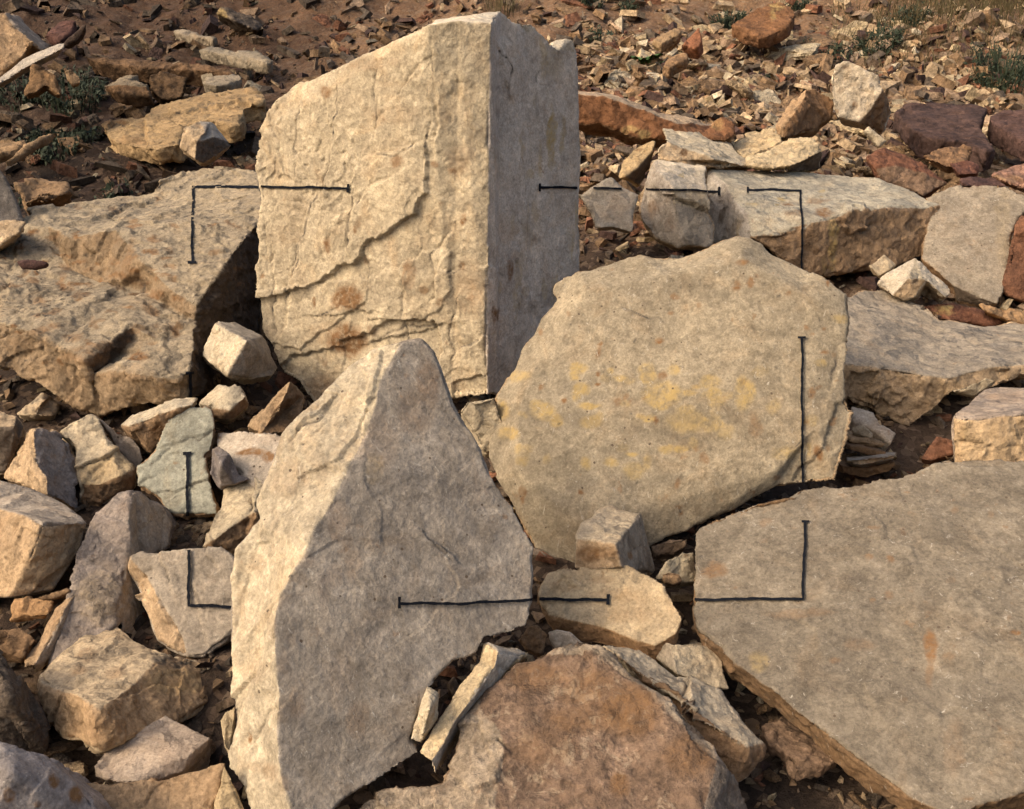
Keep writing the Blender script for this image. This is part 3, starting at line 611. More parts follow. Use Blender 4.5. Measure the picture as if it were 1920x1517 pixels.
rock('cracked_block', 'cream cracked block with a brown rusty base, against the two tone stone', 'rock',
 [(105,809,.12),(171,775,.18),(180,781,.16),(196,806,.12),(212,834,.08),(209,850,.04),(144,876,0),(140,841,.04),(127,822,.08),
  (220,843,.1),(254,880,.06),(254,916,.04),(227,891,-.02),(186,910,-.05),(148,909,-.03),(222,928,0),(186,955,-.02),(150,965,0)],
 [[0,1,2,3,4,5,6,7,8],[6,5,4,9,10,12,13,14],[14,13,12,10,11,15,16,17]], Y=4.38, d=.3, styles=['pale','cream','brown'], mat=M_ROUGH, famp=.7, stains=[(241,903,14,12,0,1.0)], tcol=(.95,.92,.88),
 cracks=[([(144,876),(180,866),(210,849)], .025, 4)])
rock('grey_flake', 'grey flake of stone tucked behind the cream cracked block', 'rock',
 [(179,779),(196,790),(222,812),(246,820),(263,838),(268,862),(258,892),(222,848),(205,815)], [list(range(9))], Y=4.55, d=.15, styles='slate', tcol=(.9,.85,.83))
rock('peak_stone', 'small pale peaked stone in soil below the ledge boulder', 'rock',
 [(30,776),(50,758),(79,735,.1),(97,745,.1),(114,757,.1),(101,781),(66,780,-.05),(84,752,-.02)], [[0,1,2,7,6],[7,2,3,4,5,6]], Y=4.9, d=.25, styles=['pale','tan'], mat=M_ROUGH, tcol=(.85,.8,.75))
rock('shaded_lump', 'dark shaded stone with a pale top, behind the two tone stone', 'rock',
 [(-40,762,.15),(0,766,.15),(34,779,.12),(30,797,.02),(-40,802,.0),(48,800,.12),(37,832,.05),(14,888,0),(-40,905,0)], [[0,1,2,3,4],[3,2,5,6,7,8,4]], Y=4.4, d=.3, styles=['tan','dark'], mat=M_ROUGH)
rock('pitted_boulder', 'boulder with a pale pitted top and golden brown broken front', 'boulder',
 [(74,1262,.30),(96,1240,.42),(120,1217,.50),(155,1190,.60),(187,1168,.68),(217,1174,.66),(256,1195,.58),(301,1214,.52),(325,1228,.50),(289,1243,.36),(256,1280,.24),(211,1311,.08),(187,1332,0),(141,1302,.1),(99,1290,.22),(74,1278,.28),
  (374,1241,.52),(383,1254,.5),(396,1296,.42),(394,1320,.36),(343,1347,.24),(262,1380,.06),(223,1389,-.01),(200,1404,-.03),(169,1404,.0),(150,1389,.05),(117,1386,.1),(102,1359,.16),(86,1337,.22)],
 [list(range(0,16)),[8,16,17,18,19,20,21,22,23,12,11,10,9],[12,23,24,25,26,27,28,15,14,13]], Y=2.88, d=.4, styles=['pale','tan','tan'], mat=M_ROUGH, famp=1.1, tcol=(.92,.84,.76),
 stains=[(330,1240,50,12,2,.8),(160,1230,20,16,0,.35),(220,1260,24,14,0,.35),(150,1258,16,10,0,.4),(330,1280,60,30,1,.3),(195,1370,40,30,0,.25)])
rock('wedge_stone', 'grey brown wedge slab lying below the pitted boulder', 'slab',
 [(175,1433,.05),(193,1412,.12),(250,1372,.2),(310,1340,.28),(346,1358,.27),(377,1376,.22),(396,1382,.2),(355,1415,.1),(302,1437,.04),(268,1465,-.02),(217,1466,0),(178,1456,.03),(385,1405,.17),(345,1447,.06)],
 [list(range(0,12)),[9,8,7,6,12,13]], Y=2.75, d=.16, styles=['slate','slate'], mat=M_ROUGH, push=(0,.6,-1), tcol=(1.05,.95,.88), famp=.9)
rock('tan_stone', 'smooth tan slab crossing the bottom edge under the wedge slab', 'slab',
 [(140,1462),(200,1468),(271,1463),(340,1452),(407,1433),(423,1427),(416,1452),(405,1512),(400,1580),(180,1580)], [list(range(10))], plane=(271,1463,2.72,(.02,-.7,.7)), d=.2, styles='tan', tcol=(.85,.78,.72), push=(0,.6,-1), famp=.5)
rock('spotted_boulder', 'bluish grey boulder with dark rust spots in the bottom corner', 'boulder',
 [(-60,1395,.1),(0,1396,.1),(45,1405,.12),(82,1415,.14),(108,1440,.12),(133,1460,.1),(172,1497,.1),(200,1560,.08),(-60,1600,-.1),(20,1450,-.02)], [[0,1,2,3,4,9],[4,5,6,7,8,9],[8,0,9]], Y=2.42, d=.4, styles='blue', tcol=(1.1,1.1,1.12),
 stains=[(100,1465,12,12,0,.9),(145,1490,16,18,0,1.0),(18,1490,12,12,0,.8),(68,1502,8,7,0,.7)], smooth=3, push=(0,.8,-.8))
rock('gloomy_boulder', 'big dark shaded boulder beside the pitted boulder', 'boulder',
 [(-60,1190,.1),(0,1209,.1),(30,1247,.08),(52,1290,.05),(90,1349,.05),(94,1368,.05),(91,1413,.0),(-60,1410,-.1),(20,1310,-.08)], [[0,1,2,3,8],[3,4,5,6,8],[6,7,0,8]], Y=2.95, d=.4, styles='dark', tcol=(.85,.85,.85), amp=1.2)  # shade of this boulder is put into its dark tone
rock('slanted_slat', 'narrow slanted slat of stone leaning on the tall rib', 'rock',
 [(129,1114,.2),(145,1110,.2),(122,1140,.13),(100,1187,.06),(63,1248,-.02),(44,1253,-.02),(45,1232,.02),(72,1198,.08),(99,1141,.16),(158,1121,.24),(148,1148,.2),(126,1193,.12),(105,1230,.06),(64,1263,0)],
 [[0,1,2,3,4,5,6,7,8],[1,9,10,11,12,13,4,3,2]], Y=3.36, d=.12, styles=['tan','slate'], mat=M_ROUGH, tcol=(.85,.8,.76), famp=.4)
rock('orange_brick', 'small orange brown brick shaped stone in the dark gap under the angular block', 'rock',
 [(27,1122,.06),(60,1122,.06),(99,1127,.06),(90,1154,0),(50,1158,0),(14,1163,0)], [list(range(6))], Y=3.5, d=.12, styles='tan', tcol=(.9,.72,.55), strata=.01)
rock('thin_flag', 'thin brown flagstone above the orange brown brick stone', 'rock',
 [(66,1120),(100,1110),(131,1103),(133,1109),(100,1122),(80,1126)], [list(range(6))], Y=3.55, d=.15, styles='brown')
rock('brown_lump', 'rough brown stone below the brick shaped stone, beside the slanted slat', 'rock',
 [(-20,1180,.05),(6,1178,.05),(39,1176,.08),(70,1198,.06),(44,1233,0),(28,1230,0),(-20,1215,0)], [list(range(7))], Y=3.36, d=.2, styles='brown', tcol=(.9,.85,.8))
rock('cream_lobe', 'cream lobe of stone pressed against the cream flank of the pointed slab', 'rock',
 [(411,1350,.05),(425,1332,.05),(442,1322,.05),(450,1420,.05),(430,1415,0),(420,1400,0)], [list(range(6))], Y=2.83, d=.12, styles='cream', mat=M_ROUGH, famp=.4, tcol=(.9,.9,.9))
rock('cream_stump', 'cream stub of stone between the pointed slab and the smooth tan slab', 'rock',
 [(420,1432,.05),(433,1456,.03),(456,1512,0),(470,1580,-.05),(395,1580,-.05),(404,1500,.0)], [list(range(6))], Y=2.62, d=.15, styles='cream', mat=M_ROUGH, famp=.4, tcol=(.9,.87,.82))

# ------------------------------------------------------------------ stones of the middle foreground
rock('white_splinter', 'small pale pointed splinter resting against the pointed slab foot', 'rock',
 [(800,1283,.12),(823,1298,.1),(821,1346,.05),(790,1393,0),(768,1386,0),(784,1334,.04),(805,1330,-.02)], [[0,1,2,6],[2,3,6],[3,4,5,0,6]], Y=2.74, d=.1, styles='pale', famp=.6)
rock('stone_bar', 'long bar of cream stone with a shaded side, leaning on the rusty boulder', 'rock',
 [(906,1201,.30),(917,1203,.26),(935,1221,.22),(928,1250,.17),(894,1300,.09),(855,1350,.03),(832,1395,-.03),(808,1430,-.08),(786,1411,-.04),(851,1305,.12),(899,1239,.24),
  (998,1225,.34),(980,1229,.3),(965,1244,.26),(936,1277,.2),(870,1350,.1),(834,1408,.02),(815,1452,-.06)],
 [[0,1,2,3,4,5,6,7,8,9,10],[2,12,13,14,15,16,17,7,6,5,4,3],[0,11,12,2,1]], Y=2.75, d=.12, styles=['cream','slate','slate'], mat=M_ROUGH, famp=.35, amp=.7, stains=[(925,1230,4,18,0,.5)])
YK = rock('yellow_stone', 'flat golden cream stone with a painted line end, at the centre between three slabs', 'slab',
 [(1007,1132),(1008,1096),(1024,1072),(1048,1061),(1082,1067),(1103,1050),(1129,1056),(1180,1061),(1230,1085),(1250,1099),(1254,1114),(1267,1137),(1281,1158),(1270,1186),(1251,1199),(1227,1211),(1180,1196),(1135,1178),(1063,1161),(1027,1153)],
 [list(range(20))], plane=(1135,1178,3.34,(-.30,-.60,.74)), d=.10, styles='buff', back='brown', push=(.15,.1,-1), shrink=.93, k=3, famp=.35, amp=.7, mat=M_ROUGH,
 stains=[(1150,1120,70,16,0,.2),(1125,1085,24,8,0,.3),(1180,1150,50,20,0,.2),(1060,1100,30,8,0,.2)], tcol=(.96,.88,.78))
rock('chamfered_block', 'small block with pale top and rust brown front, above the golden cream stone', 'rock',
 [(1079,1004,.1),(1096,981,.22),(1124,950,.38),(1148,947,.4),(1160,954,.38),(1203,961,.36),(1180,990,.2),(1154,1021,0),(1082,1011,.08),(1166,1063,-.01),(1079,1067,.07),(1211,1005,.34),(1222,1040,.32),(1230,1069,.30),(1222,1078,.26),(1185,1070,.08)],
 [[0,1,2,3,4,5,6,7,8],[8,7,9,10],[7,6,5,11,12,13,14,15,9]], Y=3.5, d=.2, styles=['pale','tan','grey'], mat=M_ROUGH, famp=.4, stains=[(1110,1040,30,16,0,.75),(1140,1035,24,12,0,.4),(1180,1042,5,10,0,.7)], tcol=(.92,.88,.85))
rock('cream_nubbin', 'small cream knob of stone touching the painted edge of the largest flat slab', 'rock',
 [(1231,1083),(1248,1053),(1280,1036,.05),(1300,1036,.06),(1310,1090,.05),(1270,1095)], [list(range(6))], Y=3.62, d=.15, styles='pale', stains=[(1287,1043,6,4,0,.7)], mat=M_ROUGH, tcol=(.85,.83,.78))
rock('brown_pebble', 'brown pebble sitting in front of the small cream knob', 'rock',
 [(1240,1076),(1252,1072),(1275,1075),(1281,1090),(1262,1096),(1244,1090)], [list(range(6))], Y=3.55, d=.08, styles='brown')
rock('dark_shard', 'dark brown shard in the gap under the ochre stained slab', 'rock',
 [(1221,1026),(1240,1014),(1292,1007),(1286,1024),(1262,1040),(1224,1048)], [list(range(6))], Y=3.85, d=.1, styles='dark', tcol=(1.3,1.2,1.1))
rock('striped_stone', 'rounded brown striped stone below the gap beside the golden cream stone', 'rock',
 [(990,1174,.03),(1011,1171,.03),(1029,1190,.02),(1024,1212,0),(1012,1226,-.02),(987,1217,0),(973,1198,.02)], [list(range(7))], Y=3.3, d=.1, styles='brown', strata=.006, bed=(1,.2,.1), tcol=(1.15,1.1,1.05))
rock('grey_chip', 'pale grey chip of stone beside the brown striped stone', 'rock',
 [(1026,1184),(1042,1178),(1072,1182),(1098,1206),(1060,1222),(1034,1212)], [list(range(6))], Y=3.3, d=.06, styles='slate', tcol=(1.25,1.2,1.15))
rock('grey_haunch', 'long pale grey cracked stone with a shaded underside, against the rusty boulder', 'boulder',
 [(1117,1209,.35),(1184,1212,.4),(1228,1239,.35),(1268,1265,.3),(1292,1268,.3),(1344,1287,.26),(1381,1327,.18),(1435,1392,.06),(1399,1401,-.02),(1344,1380,.0),(1296,1344,.06),(1262,1300,.12),(1212,1272,.2),(1155,1226,.3),
  (1432,1415,.05),(1403,1459,.0),(1380,1470,-.02),(1344,1420,.02),(1278,1345,.1),(1212,1285,.22)],
 [list(range(0,14)),[13,12,11,10,9,8,7,14,15,16,17,18,19]], Y=2.82, d=.25, styles=['pale','brown'], mat=M_ROUGH, famp=.6, tcol=(.82,.80,.80), cracks=[([(1292,1268),(1285,1300),(1300,1345)], .03, 6)], push=(0,.8,-.6))
rock('tan_wing', 'smooth tan wing shaped stone with one dark side, under the largest flat slab', 'rock',
 [(1245,1199,.06),(1256,1211,.02),(1270,1266,-.08),(1300,1275,-.08),(1343,1290,-.1),(1368,1292,-.08),(1361,1272,-.04),(1347,1210,.08),(1304,1202,.14),(1280,1212,.12),(1230,1199,.14),(1216,1226,.08),(1246,1250,.0)],
 [[0,1,2,3,4,5,6,7,8,9],[0,10,11,12,2,1]], Y=3.2, d=.15, styles=['pale','grey'], mat=M_ROUGH, famp=.35, tcol=(.86,.82,.77))
flat('flagstone', 'flat brown flagstone lying in the dark gap under the largest flat slab', 'slab',
 [(1424,1360),(1450,1340),(1490,1342),(1528,1356),(1552,1385),(1576,1424),(1544,1440),(1490,1444),(1474,1416),(1445,1388)], 2.96, (-.05,-.1,1), d=.05, style='dark', tcol=(1.4,1.2,1.05))
rock('wedged_stone', 'pale stone wedged behind the points of the pointed and ochre stained slabs', 'rock',
 [(858,772),(875,750),(930,742),(945,800),(930,850),(908,850),(885,810)], [list(range(7))], Y=4.35, d=.25, styles='pale', tcol=(.85,.83,.8), mat=M_ROUGH)

# ------------------------------------------------------------------ stones to the right and behind
RB1 = rock('table_boulder', 'flat topped greenish boulder with a brown broken front and a painted corner', 'boulder',
 [(1325,313,.65),(1400,318,.85),(1480,322,.95),(1573,328,.95),(1647,336,.85),(1712,357,.7),(1737,370,.6),(1769,381,.45),(1731,389,.35),(1677,387,.28),(1601,396,.15),(1550,412,.05),(1526,417,.02),(1508,429,0),(1480,438,-.03),(1455,442,-.05),(1408,444,-.02),(1404,418,.05),(1402,400,.1),(1373,370,.25),(1362,346,.38),(1338,325,.55),
  (1777,398,.45),(1780,430,.42),(1780,455,.4),(1765,466,.36),(1726,482,.3),(1682,498,.22),(1629,503,.14),(1550,520,.05),(1480,500,-.02),(1440,456,-.04),
  (1322,400,.45),(1330,462,.38),(1405,456,.0)],
 [list(range(0,22)),[7,22,23,24,25,26,27,28,29,30,31,16,15,14,13,12,11,10,9,8],[0,21,20,19,18,17,16,34,33,32]], Y=6.2, d=.4, styles=['olive','brown','slate'], back='brown', k=3.2, mat=M_ROUGH, shrink=.8, push=(.1,1,-.3), tcol=(.92,.94,.98),
 plates=[([(1585,385),(1640,400),(1620,430),(1588,445),(1575,425)], .03)], cracks=[([(1640,425),(1590,446),(1578,425)], .03, 5), ([(1780,405),(1740,430),(1700,440)], .02, 5)],
 stains=[(1478,383,14,5,0,.7),(1465,376,12,3,1,.6),(1535,374,24,6,0,.5),(1545,397,18,9,0,.75),(1490,400,20,6,0,.45),(1540,360,10,4,1,.6),(1410,385,14,5,1,.6),(1455,390,6,3,1,.6),(1385,430,6,20,1,.4),(1560,460,8,55,1,.75),(1545,500,6,25,1,.6)], famp=.8)
RB2 = rock('white_faced_block', 'fractured block with a bright white upper facet, against the flat topped boulder', 'boulder',
 [(1222,306,.3),(1233,301,.32),(1280,306,.34),(1323,312,.34),(1323,358,.1),(1290,355,.05),(1257,352,0),(1241,330,.08),(1208,346,.25),(1198,378,.2),(1204,417,.12),(1228,446,.08),(1270,466,0),(1290,464,-.04),(1269,421,-.03),(1256,378,-.02),(1327,397,.08),(1336,416,.1),(1338,464,.05)],
 [[1,2,3,4,5,6,7],[0,1,7,6,15,14,13,12,11,10,9,8],[6,5,4,16,15],[15,16,17,18,13,14]], Y=6.05, d=.35, styles=['white','slate','pale','grey'], mat=M_ROUGH, back='tan', famp=.6, tcol=(.98,.95,.92), stains=[(1225,390,10,20,0,.5),(1255,415,8,20,0,.3),(1280,330,6,5,1,.6)], cracks=[([(1255,365),(1290,380),(1325,396)], .04, 5)])
rock('lean_to_stone', 'pale sloping slab lying on the fractured block with the white facet', 'slab',
 [(1241,237,.7),(1304,246,.8),(1369,267,.85),(1395,297,.6),(1416,314,.45),(1340,299,.15),(1250,267,.2),(1232,278,.1),(1232,302,.08),(1322,312,.1)],
 [[0,1,2,3,4,5,6],[6,5,4,9,8,7]], Y=6.6, d=.25, styles=['pale','tan'], mat=M_ROUGH, famp=.35, stains=[(1282,286,9,7,0,.8),(1262,280,6,5,0,.6),(1340,308,30,5,0,.4)])
rock('pale_tile', 'pale flat stone behind the lean to slab', 'slab',
 [(1367,263),(1408,246),(1452,238),(1468,264),(1410,290),(1390,293)], [list(range(6))], plane=(1400,290,7.3,(-.1,-.35,.93)), d=.12, styles='cream', push=(0,0,-1), shrink=.95, tcol=(.95,.92,.88))
rock('buff_stone', 'pale buff slab with a dark overhung edge, on the flat topped boulder', 'slab',
 [(1394,295,.1),(1440,278,.2),(1468,264,.3),(1501,255,.35),(1523,253,.35),(1542,283,.2),(1512,300,.08),(1480,312,0),(1440,316,-.03),(1400,312,.0),(1535,318,.3),(1480,322,.15)],
 [[0,1,2,3,4,5,6,7,8,9],[7,6,5,10,11]], Y=6.95, d=.15, styles=['cream','dark'], mat=M_ROUGH, famp=.3, stains=[(1490,270,4,3,0,.7),(1455,288,4,3,0,.6),(1437,309,4,3,0,.6)])
rock('orange_beam', 'long orange brown beam of sandstone with a pale top edge', 'boulder',
 [(1060,160,.25),(1090,168,.25),(1137,176,.28),(1190,192,.3),(1232,207,.32),(1322,230,.4),(1335,234,.38),(1269,233,.1),(1222,210,.05),(1137,182,.02),(1060,172,0),(1340,228,.36),(1359,216,.35),(1381,233,.3),(1378,251,.22),(1362,263,.15),(1310,262,.08),(1243,264,.0),(1232,262,-.02),(1204,263,-.02),(1160,247,.0),(1125,233,.02),(1090,235,.02),(1060,235,.02)],
 [[0,1,2,3,4,5,6,7,8,9,10],[10,9,8,7,6,11,12,13,14,15,16,17,18,19,20,21,22,23]], Y=7.2, d=.35, styles=['pale','orange'], back='brown', mat=M_ROUGH, tcol=(.82,.72,.68), stains=[(1180,245,20,8,1,.6),(1210,252,14,8,1,.7),(1345,235,12,14,1,.4)])
rock('leaning_flake', 'yellowish flake with a black shaded edge, below the orange brown beam', 'rock',
 [(1159,335,0),(1164,304,.1),(1190,276,.2),(1230,261,.25),(1223,284,.15),(1196,313,.05),(1172,333,-.02),(1209,333,.25),(1197,349,.15)], [[0,1,2,3,4,5,6],[6,5,4,3,7,8]], Y=6.65, d=.15, styles=['cream','dark'], mat=M_ROUGH, famp=.5, tcol=(.85,.78,.68), stains=[(1198,282,4,4,0,.7)])
RB8 = rock('kite_stone', 'grey kite shaped stone with a painted line, in the hollow beside the tall slab', 'rock',
 [(1146,331),(1169,349),(1186,357),(1200,364),(1190,394),(1186,436),(1150,426),(1116,427),(1106,398),(1087,367),(1104,351)], [list(range(11))], plane=(1150,426,5.9,(-.1,-.85,.5)), d=.2, styles='slate', tcol=(1.15,1.1,1.02), famp=.7, mat=M_ROUGH, stains=[(1150,400,30,14,0,.18)])
rock('shaded_cube', 'dark brown block with a thin lit edge, beside the white speckled stone', 'rock',
 [(1453,235,.05),(1466,215,.12),(1486,186,.22),(1510,164,.3),(1512,178,.16),(1494,205,.06),(1470,240,-.02),(1468,263,-.05),(1534,169,.4),(1564,186,.42),(1560,217,.35),(1526,245,.2),(1480,258,.02)],
 [[0,1,2,3,4,5,6,7],[3,8,9,10,11,12,7,6,5,4]], Y=7.6, d=.3, styles=['tan','brown'], mat=M_ROUGH, tcol=(.9,.8,.72), strata=.004)
rock('speckled_stone', 'upright white stone with purple speckles and a brown side', 'boulder',
 [(1559,144),(1568,121),(1580,116),(1597,116),(1628,130),(1646,139),(1648,152),(1655,166),(1634,201),(1610,228),(1573,221),(1562,197),(1558,170),(1664,181,.35),(1674,210,.4),(1661,247,.3),(1648,252,.2),(1628,240,.1)],
 [list(range(13)),[7,13,14,15,16,17,9,8]], Y=7.9, d=.35, styles=['white','brown'], mat=M_ROUGH, amp=1.3, tcol=(.98,.94,.9), stains=[(1585,126,14,7,0,.5),(1600,200,7,9,0,.7),(1575,170,8,8,0,.4),(1566,205,6,6,0,.6),(1600,160,12,5,0,.3),(1625,150,10,5,0,.3)])
rock('cream_tile', 'small cream oblong tile at the foot of the white speckled stone', 'rock',
 [(1616,245),(1628,234),(1664,264),(1648,277)], [[0,1,2,3]], Y=7.55, d=.1, styles='pale', famp=.2)
rock('red_ledge', 'reddish brown broken ledge stone behind the flat topped boulder', 'boulder',
 [(1622,293,.1),(1654,274,.2),(1690,288,.2),(1736,309,.18),(1780,342,.12),(1733,326,.05),(1680,310,.03),(1640,318,.0),(1732,369,-.02),(1684,352,0),(1650,337,.0)], [[0,1,2,3,4,5,6,7],[7,6,5,4,8,9,10]], Y=7.15, d=.35, styles=['red','rust'], tcol=(.85,.8,.8), stains=[(1705,290,8,9,1,.4)])
flat('purple_stone', 'widest flat purple brown slab, beyond the white speckled stone', 'slab',
 [(1677,206),(1710,193),(1770,192),(1828,193),(1852,204),(1841,223),(1836,239),(1869,278),(1851,286),(1805,266),(1762,262),(1724,254),(1700,233)], 8.6, (-.05,-.30,.95), d=.18, style='purple', famp=1.5)
flat('purple_flag', 'purple brown flag beside the widest purple slab, cut by the picture edge', 'slab',
 [(1856,216),(1888,204),(1960,198),(1960,275),(1921,267),(1886,245),(1862,233)], 8.6, (-.1,-.4,.9), d=.18, style='purple', tcol=(1.15,1.1,1.1))
rock('brown_hump', 'brown hump of stone in front of the wide purple slab', 'rock',
 [(1732,293,.1),(1758,281,.2),(1807,270,.3),(1828,278,.3),(1815,300,.1),(1793,314,0),(1775,314,0)], [list(range(7))], Y=7.4, d=.25, styles='brown', tcol=(1.1,1,.95))
rock('mauve_stone', 'mauve brown stone touching the brown hump', 'rock',
 [(1778,305,.05),(1816,298,.15),(1836,311,.15),(1834,326,.05),(1798,327,0)], [list(range(5))], Y=7.2, d=.2, styles='red', tcol=(.75,.72,.85))
rock('pink_stone', 'pinkish slab behind the corner of the big pale plate', 'slab',
 [(1852,328,.1),(1898,306,.25),(1960,300,.25),(1960,366,-.05),(1905,350,-.02),(1880,340,.02)], [list(range(6))], Y=6.95, d=.2, styles='red', tcol=(1.35,1.6,1.9), stains=[(1890,335,30,6,1,.3)])
rock('plum_stone', 'low plum coloured slab at the back edge of the big pale plate', 'slab',
 [(1796,334,.1),(1828,330,.1),(1874,336,.1),(1890,350,.0),(1828,351,0),(1803,345,0)], [list(range(6))], Y=6.95, d=.15, styles='purple', tcol=(1.4,1.3,1.3))
rock('pale_plate', 'big pale leaning plate of stone with a dark undercut', 'boulder',
 [(1734,368),(1779,346),(1828,349),(1886,346),(1905,360),(1935,367),(1935,386),(1908,408),(1898,430),(1893,462),(1895,493),(1891,516),(1884,544),(1870,570),(1847,562),(1782,533),(1758,510),(1726,483),(1740,420),
  (1836,575,.1),(1789,565,.12)],
 [list(range(19)),[13,19,20,15,14]], plane=(1870,570,5.95,(-.14,-.62,.78)), d=.14, styles=['grey','dark'], back='brown', push=(.2,.6,-.9), shrink=.9, tcol=(.82,.79,.75), stains=[(1880,420,14,80,1,.15)])
rock('shadow_bank', 'shaded reddish brown stone under the outer edge of the big pale plate', 'rock',
 [(1905,410,.1),(1935,385,.1),(1990,400,.1),(1990,600,-.2),(1900,560,-.1),(1880,548,-.05),(1890,490,0)], [list(range(7))], Y=6.1, d=.3, styles='red', tcol=(.7,.7,.7), famp=1.8)  # red tone dimmed to paint in the shade under the plate
rock('white_peak', 'small white peaked stone in front of the flat topped boulder', 'rock',
 [(1717,480,.2),(1736,500,.16),(1784,537,.1),(1786,551,.06),(1775,560,.0),(1740,527,.02),(1718,554,.0),(1696,563,.0),(1673,554,0),(1641,531,.1),(1654,516,.14),(1683,499,.18),(1703,522,.0),(1732,522,.02)],
 [[0,12,8,9,10,11],[0,13,12],[12,13,5,6,7,8],[0,1,2,3,4,5,13]], Y=5.75, d=.25, styles=['white','pale','tan','white'], mat=M_ROUGH, famp=.6, tcol=(.92,.9,.88))
rock('pale_nub', 'small pale nub of stone stuck under the brown front of the flat topped boulder', 'rock',
 [(1628,498,.05),(1659,476,.1),(1681,497,.08),(1670,506,0),(1647,519,0),(1639,509,0)], [list(range(6))], Y=5.9, d=.12, styles='pale', tcol=(.8,.75,.7))
rock('overhung_stone', 'wide pale slab with a rugged overhung front, behind the ochre stained slab', 'boulder',
 [(1560,560,.7),(1596,556,.75),(1619,541,.85),(1654,546,.9),(1690,562,.85),(1735,581,.75),(1761,602,.65),(1851,611,.65),(1909,606,.7),(1990,614,.7),(1990,676,.05),(1921,682,.03),(1875,685,0),(1828,694,-.03),(1782,709,-.08),(1735,704,-.06),(1696,696,-.03),(1633,687,.0),(1560,680,.03),
  (1960,705,.02),(1919,706,.0),(1875,729,-.05),(1826,735,-.06),(1782,731,-.08),(1777,745,-.06),(1745,775,-.05),(1707,803,-.05),(1673,791,0),(1645,782,.03),(1638,772,.03),(1598,756,.05),(1560,735,.06)],
 [list(range(19)),[18,17,16,15,14,13,12,11,10,19,20,21,22,23,24,25,26,27,28,29,30,31]], Y=5.0, d=.45, styles=['grey','tan'], back='tan', push=(.1,1,-.25), tcol=(.96,.93,.90), mat=M_ROUGH, famp=1.1, amp=1.1,
 plates=[([(1598,700),(1650,700),(1620,735),(1640,770),(1580,760)], -.03),([(1620,740),(1680,760),(1700,735),(1660,720)],.02)])
rock('square_block', 'squared cream block sitting on the largest flat slab', 'boulder',
 [(1787,774,.12),(1816,760,.25),(1843,730,.42),(1862,726,.45),(1990,728,.4),(1990,770,0),(1921,775,0),(1833,784,0),(1806,782,.02),(1786,781,.08),(1783,805,.06),(1788,851,.04),(1791,876,.02),(1811,886,0),(1856,896,-.02),(1898,905,-.02),(1990,897,-.02)],
 [[0,1,2,3,4,5,6,7,8,9],[9,8,7,6,5,16,15,14,13,12,11,10]], Y=4.05, d=.4, styles=['slate','cream'], mat=M_ROUGH, famp=.5, amp=.8, tcol=(.92,.84,.8), stains=[(1890,745,40,12,0,.2),(1810,812,6,14,1,.3)], cracks=[([(1790,826),(1850,835),(1920,840)], .006, 3)])
rock('red_chock', 'small dark red stone wedged beside the squared cream block', 'rock',
 [(1722,863,0),(1740,840,.05),(1757,818,.1),(1785,825,.1),(1790,850,.05),(1743,864,0)], [list(range(6))], Y=4.35, d=.12, styles='red', famp=.4)
rock('grey_spall', 'grey spall of stone in the gap under the rugged overhung slab', 'rock',
 [(1596,760),(1638,772),(1648,793),(1683,811),(1671,831),(1640,808),(1596,788)], [list(range(7))], plane=(1640,808,4.7,(-.1,-.6,.8)), d=.1, styles='slate', tcol=(1.1,1.05,1), push=(0,.5,-1))
rock('white_sliver', 'thin whitish sliver under the grey spall', 'rock',
 [(1596,797),(1620,796),(1641,818),(1636,823),(1596,810)], [list(range(5))], Y=4.62, d=.08, styles='pale', tcol=(.95,.95,.98))
for (oy, Yk, lb, stl) in ((0, 4.6, 'topmost thin shale plate of the stack beside the ochre stained slab', 'tan'), (16, 4.55, 'middle shale plate of the stack beside the ochre stained slab', 'brown'), (64, 4.48, 'lowest broken shale plate of the stack beside the ochre stained slab', 'brown')):
    rock('shale_plate', lb, 'slab', [(1592,818+oy),(1625,822+oy),(1664,832+oy),(1655,842+oy),(1625,838+oy),(1592,830+oy)] if oy < 60 else [(1576,870),(1630,880),(1684,866),(1670,885),(1630,896),(1576,892)], [list(range(6))], Y=Yk, d=.2, styles=stl, mat=M_ROUGH, famp=.4, push=(0,1,-.1), tcol=(.8,.75,.7), group='shale plates beside the ochre stained slab')
rock('edge_plate', 'straight plate with a grey top and golden front edge in the shale stack', 'slab',
 [(1586,857,.2),(1612,852,.25),(1683,846,.25),(1682,851,.02),(1613,862,0),(1586,862,.02),(1681,860,.03),(1613,873,.0),(1586,868,.02)], [[0,1,2,3,4,5],[5,4,3,6,7,8]], Y=4.42, d=.12, styles=['slate','tan'], mat=M_ROUGH, famp=.3, stains=[(1645,862,30,5,0,.5)])
rock('strip_stone', 'pale strip of stone below the overhung slab front', 'rock',
 [(1780,732),(1815,724),(1850,709),(1866,714),(1828,744),(1805,738)], [list(range(6))], Y=4.78, d=.1, styles='pale', tcol=(.85,.82,.78))
rock('ochre_flag', 'sunlit tan flag below the tip of the big pale plate', 'slab',
 [(1834,569,.05),(1880,573,.08),(1960,588,.1),(1960,622,0),(1893,603,0),(1843,581,0)], [list(range(6))], Y=5.75, d=.12, styles='tan', tcol=(.9,.75,.6))
rock('banded_shale', 'dark red banded shale with a cream patch below the pale plate', 'slab',
 [(1726,570,.05),(1782,567,.1),(1851,586,.1),(1880,605,.05),(1861,610,0),(1789,603,0),(1763,600,0),(1738,584,0)], [list(range(8))], Y=5.8, d=.15, styles='red', tcol=(.75,.7,.7), stains=[(1770,578,16,7,1,1.0),(1760,588,30,4,1,.6)])
